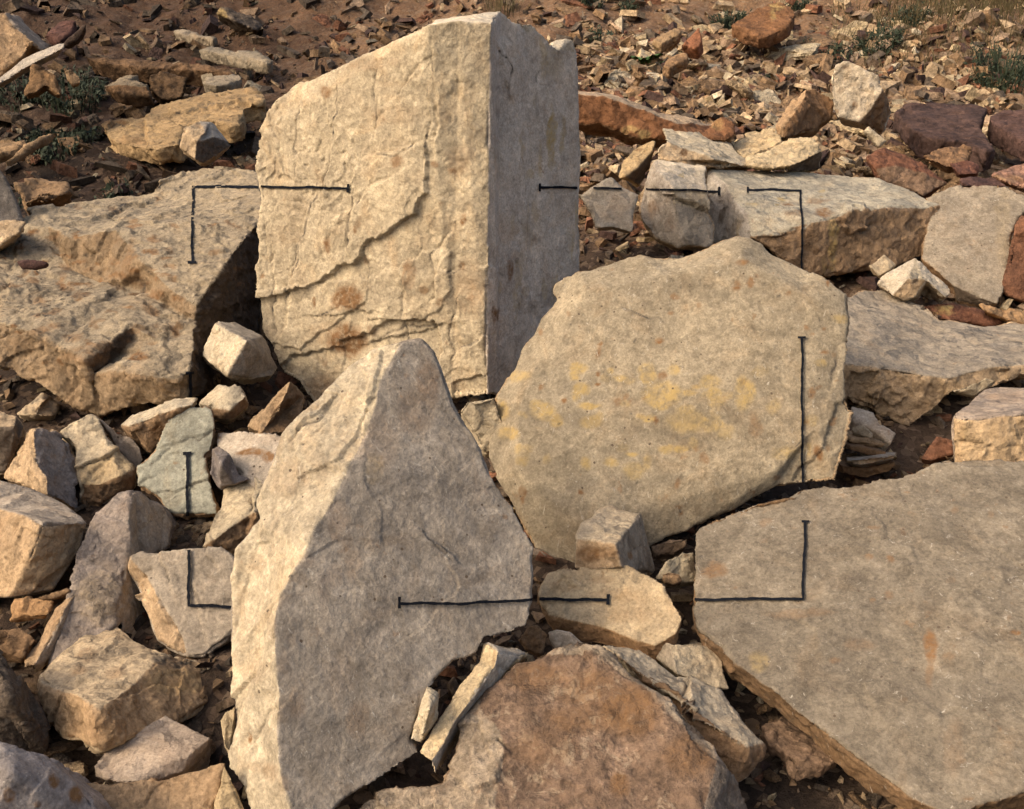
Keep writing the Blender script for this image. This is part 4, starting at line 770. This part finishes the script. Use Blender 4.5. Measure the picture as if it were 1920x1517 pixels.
flat('orange_boulder', 'big smooth orange sandstone slab high on the slope', 'boulder',
 [(1371,45),(1408,23),(1441,5),(1466,1),(1489,15),(1493,26),(1480,49),(1441,67),(1422,71),(1394,59)], 11.6, (-.12,-.50,.85), d=.16, style='orange', k=3, tcol=(.72,.68,.66), stains=[(1455,12,14,10,1,.7),(1450,28,6,10,1,.6)])
flat('red_triangle', 'brown red triangular stone on the slope between the orange slab and the tall slab', 'rock',
 [(1276,85),(1311,49),(1316,78),(1306,91)], 10.9, (-.3,-.8,.5), d=.2, style='red', tcol=(1.3,1.2,1.1))
flat('notched_stone', 'tan slab tilted over a dark notch beside the red triangular stone', 'rock',
 [(1222,73),(1269,51),(1279,60),(1240,82)], 11.0, (-.1,-.55,.8), d=.12, style='tan', tcol=(.75,.68,.6))
flat('low_stone', 'brown slab with a dark front edge below the red triangular stone', 'rock',
 [(1240,122),(1262,104),(1287,97),(1291,108),(1254,128)], 10.2, (-.1,-.5,.85), d=.12, style='brown', tcol=(1.1,1.05,1))

# ------------------------------------------------------------------ left background
rock('corner_boulder', 'tan rough boulder in the top corner above the grey plank', 'boulder',
 [(-40,30,.1),(8,23,.15),(26,45,.1),(66,77,.0),(50,88,-.02),(46,104,0),(0,144,-.05),(-40,160,-.05),(32,28,.4),(53,50,.4),(93,87,.35),(76,96,.1)], [[0,1,2,3,4,5,6,7],[1,8,9,10,11,3,2]], Y=8.9, d=.5, styles=['tan','slate'], mat=M_ROUGH, tcol=(0.78,0.72,0.68))
rock('prop_plank', 'long grey plank of stone under the tan corner boulder', 'slab',
 [(-30,170,.0),(13,150,.05),(47,128,.1),(74,113,.1),(121,90,.15),(125,79,.3),(105,82,.3),(47,108,.2),(0,144,.15),(-30,155,.1)], [list(range(10))], Y=8.6, d=.2, styles='slate', mat=M_ROUGH, famp=.4)
rock('dark_tail', 'dark pointed stone at the end of the grey plank', 'rock',
 [(118,84),(130,68),(148,53),(161,45),(161,58),(148,74),(125,86)], [list(range(7))], Y=9.3, d=.2, styles='dark', tcol=(0.58,0.50,0.50))
flat('maroon_stone', 'maroon slab lying beyond the grey plank', 'slab',
 [(84,66),(105,40),(142,36),(133,63),(112,76)], 11.0, (0,-.5,.85), d=.12, style='purple', tcol=(1.08,0.86,0.79))
flat('broad_flag', 'broad cream flat slab on the slope with a small cube of stone on it', 'boulder',
 [(190,232),(224,221),(274,219),(282,203),(369,179),(448,163),(480,161),(498,178),(497,190),(460,200),(452,232),(428,236),(390,224),(345,236),(337,269),(290,280),(253,274),(216,266),(200,253)], 8.95, (-.08,-.36,.93), d=.16, style='cream', k=3, tcol=(0.66,0.58,0.49), famp=1.4, cracks=[([(272,225),(268,245),(276,270)], .03, 4), ([(330,212),(400,196),(450,190)], .02, 4)],
 stains=[(215,230,24,8,0,.8),(245,262,30,8,0,.35)])
rock('lone_cube', 'small cube of stone with a black shaded end on the broad cream slab', 'rock',
 [(343,237,.05),(374,226,.2),(388,248,.05),(369,267,-.02),(366,299,-.05),(336,278,.02),(396,224,.35),(428,265,.3),(401,256,.12),(433,273,.3),(383,308,.05)],
 [[0,1,2,3,4,5],[1,6,7,8,3,2],[3,8,7,9,10,4]], Y=7.75, d=.25, styles=['tan','slate','dark'], mat=M_ROUGH, famp=.5)
rock('mossy_lump', 'rounded dark brown stone above the broad cream flat slab', 'rock',
 [(279,138,.1),(310,135,.2),(353,145,.2),(348,160,.1),(340,182,0),(320,188,-.02),(303,186,-.02),(279,166,.02)], [list(range(8))], Y=9.9, d=.4, styles='brown', tcol=(0.43,0.40,0.36))
flat('chalk_stone', 'small chalky slab between the broad cream slab and the long grey strip', 'rock', [(380,156),(385,144),(420,141),(448,139),(455,146),(432,156),(405,160)], 10.2, (0,-.3,.95), d=.1, style='pale', tcol=(0.58,0.56,0.55))
flat('grey_strip', 'long pale grey strip of stone on the slope beside the tall slab top', 'slab', [(369,91),(396,87),(440,93),(493,99),(514,112),(503,119),(443,106),(396,98)], 11.3, (0,-.35,.93), d=.12, style='pale', tcol=(0.50,0.49,0.49))
flat('thin_strip', 'thin pale strip with an orange front edge above the long grey strip', 'slab', [(324,58),(343,54),(375,62),(407,69),(400,74),(343,66)], 12.3, (0,-.35,.93), d=.1, style='pale', tcol=(0.54,0.52,0.52))
flat('umber_stone', 'long umber brown slab crossing the slope above the rounded dark brown stone', 'slab', [(158,106),(237,108),(300,114),(369,118),(434,128),(440,138),(350,130),(264,126),(180,116)], 10.9, (0,-.55,.83), d=.2, style='brown', tcol=(0.54,0.50,0.48))
flat('pale_ledge', 'narrow pale ledge slab beside the rounded dark brown stone', 'slab', [(190,160),(237,141),(260,139),(240,152),(278,154),(276,160)], 10.0, (0,-.3,.95), d=.1, style='pale', tcol=(0.50,0.46,0.42))
flat('buff_ledge', 'long buff ledge in front of the narrow pale ledge slab', 'slab', [(195,162),(276,160),(282,178),(225,178)], 9.8, (0,-.75,.66), d=.15, style='brown', tcol=(0.72,0.65,0.58))
flat('tilted_plank', 'thin tilted tan plank of stone beside the low olive weed mat', 'slab', [(4,303),(48,272),(105,245),(112,243),(56,279),(18,303)], 7.9, (.25,-.6,.75), d=.06, style='tan', tcol=(0.68,0.61,0.54))
flat('faded_stone', 'faded slab behind the thin tilted tan plank', 'slab', [(-30,270),(10,262),(46,260),(50,270),(20,284),(-30,290)], 8.2, (0,-.45,.88), d=.1, style='tan', tcol=(0.61,0.54,0.47))
rock('loaf_stone', 'loaf shaped brown stone behind the ledge boulder', 'rock',
 [(29,342,.2),(50,336,.3),(79,335,.35),(127,343,.3),(141,361,.2),(105,368,.05),(75,366,.0),(50,374,.0),(60,382,.02),(48,386,.05)], [[0,1,2,3,4,5,6,7,8,9]], Y=6.8, d=.35, styles='tan', mat=M_ROUGH, tcol=(0.54,0.47,0.42))
rock('slate_spike', 'dark slate spike of stone beside the loaf shaped stone', 'rock',
 [(-40,300,.1),(0,318,.1),(18,345,.1),(36,385,.05),(48,418,.0),(-40,430,-.1)], [list(range(6))], Y=6.3, d=.3, styles='slate', tcol=(0.43,0.43,0.45))
rock('tan_corner', 'small tan stone touching the outer tip of the ledge boulder', 'rock',
 [(-40,425,.05),(13,413,.08),(50,415,.05),(36,436,-.02),(0,460,-.05),(-40,470,-.05)], [list(range(6))], Y=6.0, d=.2, styles='tan', mat=M_ROUGH)
rock('amber_stone', 'amber brown leaning stone among the dark weeds', 'rock',
 [(60,122,.1),(76,119,.15),(106,143,.1),(117,182,-.02),(85,160,0),(70,172,-.05),(46,178,-.05)], [list(range(7))], Y=8.6, d=.2, styles='brown', tcol=(0.86,0.79,0.68))
rock('round_cobble', 'small tan cobble among the dark weeds beside the amber stone', 'rock',
 [(121,132),(132,128),(149,142),(150,156),(137,160),(124,146)], [list(range(6))], Y=8.7, d=.15, styles='tan', tcol=(0.58,0.52,0.48))
rock('mud_lump', 'dark lump with a tan end high on the slope', 'rock',
 [(405,25,.1),(415,12,.15),(432,15,.2),(470,30,.3),(493,50,.3),(480,58,.1),(440,40,0)], [list(range(7))], Y=12.2, d=.4, styles='dark', stains=[(415,25,12,10,1,.7)])
flat('shale_lens', 'dark shale flake lying on the ledge boulder', 'rock', [(31,489),(45,486),(62,488),(90,487),(91,493),(60,498),(38,497)], 5.42, (-.1,-.45,.88), d=.035, style='purple', tcol=(0.86,0.72,0.72))

# ------------------------------------------------------------------ black lines painted on the stones
painted(L, [(484,350),(362,350),(360,492)], [(352,492),(368,492)])
painted(L, [(357,700),(357,750)], [(348,700),(364,699)], w=7)
painted(T, [(489,350),(653,353)], [(653,345),(653,361)], w=5.5)
painted(T, [(1012,352),(1087,351)], [(1012,344),(1012,359)], w=5.5)
painted(RB8, [(1100,352),(1174,353)], w=4.5)
painted(RB2, [(1207,354),(1330,358)], w=4.5)
painted(RB1, [(1403,355),(1501,357),(1504,430),(1504,512)], [(1403,350),(1403,361)], [(1322,358),(1349,358)], [(1349,350),(1349,366)], w=4.8)
painted(D, [(1504,632),(1504,760),(1505,916)], [(1496,632),(1511,632)], w=5.5)
painted(S, [(1510,978),(1505,1122),(1294,1124)], [(1503,977),(1517,977)], w=6)
painted(PYR, [(750,1131),(860,1132),(1006,1124)], [(750,1119),(750,1141)], w=6.5)
painted(YK, [(1003,1123),(1140,1125)], [(1140,1114),(1140,1134)], w=7)
painted(G, [(351,850),(352,968)], [(343,851),(359,849)], w=7)
painted(R14, [(354,1031),(354,1135),(446,1138)], w=7)
# ------------------------------------------------------------------ scattered shards: each its own object
def shard_mesh(seed, flatness, kind):
    r = np.random.default_rng(seed); n = 26
    P = r.normal(size=(n, 3)); P /= np.linalg.norm(P, axis=1)[:, None]
    P = np.sign(P) * np.abs(P) ** .6
    P *= np.array([1, r.uniform(.5, .85), flatness]) * .5
    bm = bmesh.new()
    for p in P: bm.verts.new(p)
    g = bmesh.ops.convex_hull(bm, input=bm.verts[:])
    bmesh.ops.delete(bm, geom=[v for v in bm.verts if not v.link_faces], context='VERTS')
    bmesh.ops.triangulate(bm, faces=bm.faces[:])
    for _ in range(3):
        bmesh.ops.subdivide_edges(bm, edges=[e for e in bm.edges if e.calc_length() > .10], cuts=1, use_grid_fill=True)
        bmesh.ops.triangulate(bm, faces=bm.faces[:])
    me = bpy.data.meshes.new('shard'); bm.to_mesh(me); bm.free()
    Q = verts_np(me); Nn = verts_np(me, 'n')
    dd = .035 * fbm(Q * 4, seed, 3) + .05 * facets(Q * 4.5, seed + 3)
    L = np.stack([Q[:, 2] * 40, Q[:, 0] * 3, Q[:, 1] * 3], 1); dd += .018 * vnoise(L, seed + 5)
    me.vertices.foreach_set('co', (Q + Nn * dd[:, None] * np.array([1, 1, .5])).astype(np.float32).ravel())
    tone = np.tile(np.array(ST[kind][0]), (len(Q), 1)) * (1 + .12 * fbm(Q * 3, seed + 9, 2))[:, None]
    pt_attr(me, 'tone', tone); pt_attr(me, 'stain', np.zeros((len(Q), 3)))
    me.materials.append(M_SHALE); me.update()
    return me
KINDS = {'tan': .75, 'cream': .8, 'brown': .95, 'rust': .95, 'red': .9, 'purple': 1.2, 'pale': .75, 'dark': 1.1}
LIB = {}
_s = 900
for kd in KINDS:
    LIB[kd] = []
    for fl in (.16, .28, .5):
        _s += 13; LIB[kd].append(shard_mesh(_s, fl, kd))
WORD = {'tan': 'tan', 'cream': 'cream', 'brown': 'brown', 'rust': 'rust brown', 'red': 'reddish', 'purple': 'purple brown', 'pale': 'pale grey', 'dark': 'dark brown'}
def ground_n(x, y):
    e = .25; f = lambda a, b: float(ground_z(np.array([a]), np.array([b]))[0])
    return Vector((f(x - e, y) - f(x + e, y), f(x, y - e) - f(x, y + e), 2 * e)).normalized()
def scatter(zone, where, count, smin, smax, mix, lift=.15):
    x0, y0, x1, y1 = zone; ks = list(mix); ws = [mix[k] for k in ks]; SHN = {.16: 'flat', .28: 'wedge shaped', .5: 'lumpy'}
    for i in range(count):
        px, py = random.uniform(x0, x1), random.uniform(y0, y1)
        p = ground_hit(px, py); kd = random.choices(ks, ws)[0]; si = random.choices((0, 1, 2), (.6, .3, .1))[0]
        s = smin * (smax / smin) ** (random.random() ** 1.5)
        o = bpy.data.objects.new('stone_shard', LIB[kd][si]); col_root.objects.link(o)
        z = float(ground_z(np.array([p[0]]), np.array([p[1]]))[0])
        n = ground_n(p[0], p[1]); q = n.to_track_quat('Z', 'Y')
        e = Vector((random.gauss(0, .28), random.gauss(0, .28), 0))
        from mathutils import Euler
        o.rotation_euler = (q.to_matrix() @ Euler((e.x, e.y, random.uniform(0, 6.28))).to_matrix()).to_euler()
        sc_ = s * random.uniform(.8, 1.2); o.scale = (sc_ * random.uniform(.8, 1.5), sc_, sc_ * random.uniform(.8, 1.1))
        o.location = (p[0], p[1], z + s * lift * (.3, .5, .9)[si])
        lab = f"small {('flat', 'wedge shaped', 'lumpy')[si]} {WORD[kd]} stone shard lying {where}"
        set_props(o, lab, 'stone', f"{('flat', 'wedge shaped', 'lumpy')[si]} {WORD[kd]} shards {where}")
MIXR = {'tan': 4, 'cream': 2.2, 'brown': 4, 'rust': 3, 'red': 2, 'pale': 1.5}
scatter((1100, 90, 1560, 235), 'above the orange brown beam', 56, .12, .6, MIXR)
scatter((1380, 190, 1700, 330), 'round the white speckled stone', 40, .12, .5, MIXR)
scatter((1650, 130, 1920, 360), 'round the purple brown slabs', 32, .10, .34, {'purple': 3, 'red': 3, 'brown': 4, 'tan': 2})
scatter((1060, 5, 1700, 95), 'near the big orange sandstone slab', 30, .10, .35, MIXR)
scatter((0, 60, 490, 330), 'round the broad cream flat slab', 52, .08, .36, {'brown': 4, 'dark': 5, 'tan': 1.2, 'red': 1.5, 'purple': 2})
scatter((480, 10, 900, 110), 'on the bare slope behind the tall slab', 16, .08, .3, {'brown': 4, 'red': 2, 'dark': 2})
scatter((1090, 300, 1200, 490), 'in the hollow by the kite shaped stone', 24, .05, .22, {'brown': 4, 'rust': 3, 'tan': 3, 'dark': 2})

def heap(spots, where):
    for (px, py, s, kd, si, rot) in spots:
        p = ground_hit(px, py); o = bpy.data.objects.new('stone_shard', LIB[kd][si]); col_root.objects.link(o)
        o.location = p + np.array([0, 0, s * .12]); o.rotation_euler = (random.gauss(0, .3), random.gauss(0, .3), rot); o.scale = (s * 1.2, s, s)
        set_props(o, f"small {('flat', 'wedge shaped', 'lumpy')[si]} {WORD[kd]} stone shard lying {where}", 'stone', f"{('flat', 'wedge shaped', 'lumpy')[si]} {WORD[kd]} shards {where}")
heap([(330 + random.uniform(-25, 60), 1000 + random.uniform(-20, 20), random.uniform(.05, .12), random.choice(('brown', 'tan', 'dark')), random.choice((0, 1, 2)), random.uniform(0, 6)) for _ in range(14)], 'under the grey green slab')
heap([(random.uniform(830, 1010), random.uniform(1195, 1260), random.uniform(.03, .09), random.choice(('brown', 'pale', 'dark', 'tan')), random.choice((0, 1)), random.uniform(0, 6)) for _ in range(10)], 'between the pointed slab and the stone bar')
heap([(random.uniform(1400, 1700), random.uniform(1300, 1517), random.uniform(.04, .12), random.choice(('brown', 'dark', 'dark', 'rust')), random.choice((0, 1)), random.uniform(0, 6)) for _ in range(14)], 'in the dark gap under the largest slab')
heap([(random.uniform(1600, 1780), random.uniform(560, 900), random.uniform(.05, .14), random.choice(('brown', 'tan', 'dark', 'rust')), random.choice((0, 1)), random.uniform(0, 6)) for _ in range(12)], 'below the overhung slab')
heap([(random.uniform(60, 420), random.uniform(1230, 1460), random.uniform(.06, .14), random.choice(('brown', 'dark', 'dark', 'tan')), random.choice((0, 1, 2)), random.uniform(0, 6)) for _ in range(26)], 'round the pitted boulder')

heap([(random.uniform(20, 560), random.uniform(700, 860), random.uniform(.05, .15), random.choice(('brown', 'tan', 'dark', 'tan', 'pale')), random.choice((0, 1, 1, 2)), random.uniform(0, 6)) for _ in range(20)], 'below the ledge boulder')

# uncountable chips of stone: one mesh
def chips():
    r = np.random.default_rng(5); Vs, Fs, Cs = [], [], []; base = 0
    pal = np.array([ST[k][0] for k in ('tan', 'cream', 'brown', 'rust', 'red', 'purple', 'dark', 'pale')])
    n = 30000
    y = np.concatenate([r.uniform(2.0, 6.5, 9000), 6.5 + 12 * r.random(14000) ** 1.15, 7.2 + 5 * r.random(7000)]); x = (r.random(n) - .5) * (y * 1.35 + 1.5); x[23000:] = y[23000:] * (.06 + .42 * r.random(7000))
    side = 1 / (1 + np.exp(-(x / y * 8 - .6)))
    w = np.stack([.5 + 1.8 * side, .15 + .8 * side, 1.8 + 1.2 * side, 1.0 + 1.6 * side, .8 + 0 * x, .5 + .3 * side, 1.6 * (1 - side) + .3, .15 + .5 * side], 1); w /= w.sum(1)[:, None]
    kind = (w.cumsum(1) > r.random(n)[:, None]).argmax(1)
    s = .018 + .095 * r.random(n) ** 2.6 * np.clip(y / 6, .5, 1.8)
    z = ground_z(x, y); e = .1
    gx = (ground_z(x + e, y) - z) / e; gyy = (ground_z(x, y + e) - z) / e
    nrm = np.stack([-gx, -gyy, np.ones(n)], 1) + r.normal(0, .38, (n, 3)); nrm /= np.linalg.norm(nrm, axis=1)[:, None]
    for i in range(n):
        k = r.integers(4, 7); a = np.sort(r.random(k)) * 6.283; rad = r.uniform(.55, 1.1, k) * s[i]
        u = np.cross(nrm[i], r.normal(size=3)); u /= np.linalg.norm(u); v = np.cross(nrm[i], u) * r.uniform(.35, .9)
        ring = np.cos(a)[:, None] * rad[:, None] * u + np.sin(a)[:, None] * rad[:, None] * v
        c = np.array([x[i], y[i], z[i] + .25 * s[i]]); t = nrm[i] * s[i] * r.uniform(.1, .38)
        Vs.append(c + ring * r.uniform(.7, .97) + t); Vs.append(c + ring - t * .6)
        Fs.append(tuple(range(base, base + k)))
        for j in range(k): Fs.append((base + j, base + k + j, base + k + (j + 1) % k, base + (j + 1) % k))
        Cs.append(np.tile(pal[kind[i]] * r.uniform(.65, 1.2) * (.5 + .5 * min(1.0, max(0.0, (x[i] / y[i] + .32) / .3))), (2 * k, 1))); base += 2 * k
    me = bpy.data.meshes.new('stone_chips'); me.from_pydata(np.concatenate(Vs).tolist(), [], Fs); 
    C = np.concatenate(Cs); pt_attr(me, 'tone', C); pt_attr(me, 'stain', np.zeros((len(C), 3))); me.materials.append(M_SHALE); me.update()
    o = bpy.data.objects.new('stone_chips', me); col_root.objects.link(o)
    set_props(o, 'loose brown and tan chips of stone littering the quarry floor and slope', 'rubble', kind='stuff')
chips()

# ------------------------------------------------------------------ weeds
def leaf_material(name, a, b_):
    m, nt, b = mat_new(name); oi = N(nt, 'ShaderNodeTexCoord')
    nt.links.new(mixc(nt, 'MIX', ramp(nt, noise(nt, oi.outputs['Object'], 22, 3, .6), .3, .7), a, b_), b.inputs['Base Color'])
    b.inputs['Roughness'].default_value = .7
    return m
M_WEED = leaf_material('weed_leaf', (.014, .022, .012), (.036, .044, .022))
M_STRAW = leaf_material('dry_grass', (.065, .050, .022), (.13, .098, .045))
M_BROAD = leaf_material('broad_leaf', (.05, .10, .028), (.085, .15, .045))
def blades(n, R, H, r, droop=.5, wid=.008, leafy=True):
    Vs, Fs = [], []
    for i in range(n):
        a = r.uniform(0, 6.283); rr = R * math.sqrt(r.random()) * .7; bx, by = rr * math.cos(a), rr * math.sin(a)
        h = H * r.uniform(.5, 1.1); dx, dy = math.cos(a) * droop * h * r.uniform(.3, 1.2), math.sin(a) * droop * h * r.uniform(.3, 1.2)
        pa = a + 1.57; wx, wy = math.cos(pa) * wid, math.sin(pa) * wid
        pts = [(bx, by, -.03), (bx + dx * .3, by + dy * .3, h * .5), (bx + dx * .7, by + dy * .7, h * .85), (bx + dx * 1.2, by + dy * 1.2, h * .95)]
        k = len(Vs)
        for j, p in enumerate(pts):
            w = (1, .9, .6, .1)[j]; Vs += [(p[0] - wx * w, p[1] - wy * w, p[2]), (p[0] + wx * w, p[1] + wy * w, p[2])]
        Fs += [(k + 2 * j, k + 2 * j + 1, k + 2 * j + 3, k + 2 * j + 2) for j in range(3)]
        if leafy:
            for q in range(5):
                t = r.uniform(.3, 1); c = np.array([bx + dx * t, by + dy * t, h * min(.95, t)]) + r.normal(0, .015, 3)
                u = r.normal(size=3); u /= np.linalg.norm(u); v = np.cross(u, r.normal(size=3)); v /= np.linalg.norm(v)
                L = r.uniform(.012, .03); k = len(Vs)
                Vs += [tuple(c - u * L), tuple(c + v * L * .4), tuple(c + u * L), tuple(c - v * L * .4)]; Fs.append((k, k + 1, k + 2, k + 3))
    return Vs, Fs
def weed(px, py, R, H, n, label, mat=None, seed=1, droop=.5, leafy=True, name='weed_tuft', cat='weed', wid=.006):
    p = ground_hit(px, py); r = np.random.default_rng(seed); H *= .75; n = int(n * .85)
    Vs, Fs = blades(n, R, H, r, droop, wid, leafy)
    Q = np.array(Vs); zz = ground_z(Q[:, 0] + p[0], Q[:, 1] + p[1]); z0 = float(ground_z(np.array([p[0]]), np.array([p[1]]))[0]); Q[:, 2] += zz - z0
    me = bpy.data.meshes.new(name); me.from_pydata(Q.tolist(), [], Fs); me.materials.append(mat or M_WEED); me.update()
    o = bpy.data.objects.new(name, me); o.location = (p[0], p[1], z0); col_root.objects.link(o); set_props(o, label, cat)
weed(130, 185, .42, .30, 170, 'dark green weed clump among stones below the tan corner boulder', seed=2)
weed(45, 185, .35, .22, 100, 'dark weeds beneath the grey plank of stone', seed=3)
weed(115, 300, .46, .17, 190, 'low olive weed mat behind the ledge boulder', seed=4)
weed(215, 372, .14, .12, 40, 'tiny green weed at the back edge of the ledge boulder', seed=21)
weed(12, 395, .12, .12, 30, 'small dark weed beside the slate spike', seed=22)
weed(940, 28, .35, .34, 150, 'dry straw coloured grass tuft behind the top of the tall slab', M_STRAW, seed=5, leafy=False, wid=.004)
weed(1105, 14, .22, .22, 80, 'larger of two dark weeds at the top edge beyond the tall slab', seed=6)
weed(1180, 18, .16, .2, 50, 'smaller of two dark weeds at the top edge beyond the tall slab', seed=7)
weed(1128, 78, .16, .2, 40, 'faint weed beside the chipped top of the tall slab', seed=8)
weed(1362, 38, .24, .28, 110, 'green weed at the low end of the big orange sandstone slab', seed=9)
weed(1497, 18, .14, .2, 50, 'dark weed touching the high end of the big orange sandstone slab', seed=10)
weed(1552, 112, .3, .22, 120, 'dark weeds behind the white speckled stone', seed=11)
weed(1645, 100, .32, .3, 150, 'green bush of weeds on the slope beyond the white speckled stone', seed=12)
weed(1880, 148, .42, .36, 220, 'dark green bush above the purple brown flag, cut by the picture edge', seed=13)
weed(1700, 60, .3, .25, 60, 'thin weeds high on the slope in dry grass', seed=14)
weed(1430, 140, .1, .1, 24, 'small weed near the red triangular stone', seed=15)
def broad():
    p = ground_hit(1210, 134); Vs, Fs = [], []; r = np.random.default_rng(8)
    root = bpy.data.objects.new('broadleaf_plant', None); root.location = p; col_root.objects.link(root)
    set_props(root, 'small bright green broad leaved plant on the slope', 'plant')
    for i in range(7):
        a = i * .9 + r.uniform(-.2, .2); L = r.uniform(.07, .11); c = np.array([math.cos(a) * .10, math.sin(a) * .10, r.uniform(.05, .17)])
        u = np.array([math.cos(a), math.sin(a), .25]); v = np.array([-math.sin(a), math.cos(a), 0]); nn = np.cross(u, v)
        V = [c]; 
        for k in range(12):
            t = k / 12 * 6.283; V.append(c + u * L * math.cos(t) + v * L * .85 * math.sin(t) + nn * (-.02 if k % 2 else .0) - np.array([0, 0, .012]))
        F = [(0, 1 + k, 1 + (k + 1) % 12) for k in range(12)]
        n = len(V); st = np.cross(c, [0, 0, 1.0]); st = st / np.linalg.norm(st) * .004
        V += [np.array([0, 0, -.05]) - st, np.array([0, 0, -.05]) + st, c + st, c - st]; F.append((n, n + 1, n + 2, n + 3))
        me = bpy.data.meshes.new('leaf'); me.from_pydata([tuple(q) for q in V], [], F); me.materials.append(M_BROAD); me.update()
        o = bpy.data.objects.new('leaf', me); o.parent = root; col_root.objects.link(o)
broad()
def slope_grass():
    r = np.random.default_rng(77); Vs, Fs = [], []
    k = 0
    while k < 2600:
        px, py = r.uniform(1560, 1990), r.uniform(-70, 150)
        if r.random() > np.clip((px - 1520) / 260, 0, 1) * np.clip((150 - py) / 90, 0, 1): continue
        p = ground_hit(px, py); z = float(ground_z(p[:1], p[1:2])[0]); k += 1
        h = r.uniform(.10, .28); a = r.uniform(0, 6.283); dx, dy = math.cos(a) * h * .5, math.sin(a) * h * .5; w = .005
        b = len(Vs); Vs += [(p[0] - w, p[1], z - .02), (p[0] + w, p[1], z - .02), (p[0] + dx * .5 + w * .7, p[1] + dy * .5, z + h * .6), (p[0] + dx * .5 - w * .7, p[1] + dy * .5, z + h * .6), (p[0] + dx, p[1] + dy, z + h)]
        Fs += [(b, b + 1, b + 2, b + 3), (b + 3, b + 2, b + 4)]
    me = bpy.data.meshes.new('dry_slope_grass'); me.from_pydata(Vs, [], Fs); me.materials.append(M_STRAW); me.update()
    o = bpy.data.objects.new('dry_slope_grass', me); col_root.objects.link(o)
    set_props(o, 'sparse dry olive grass high on the slope', 'grass', kind='stuff')
slope_grass()
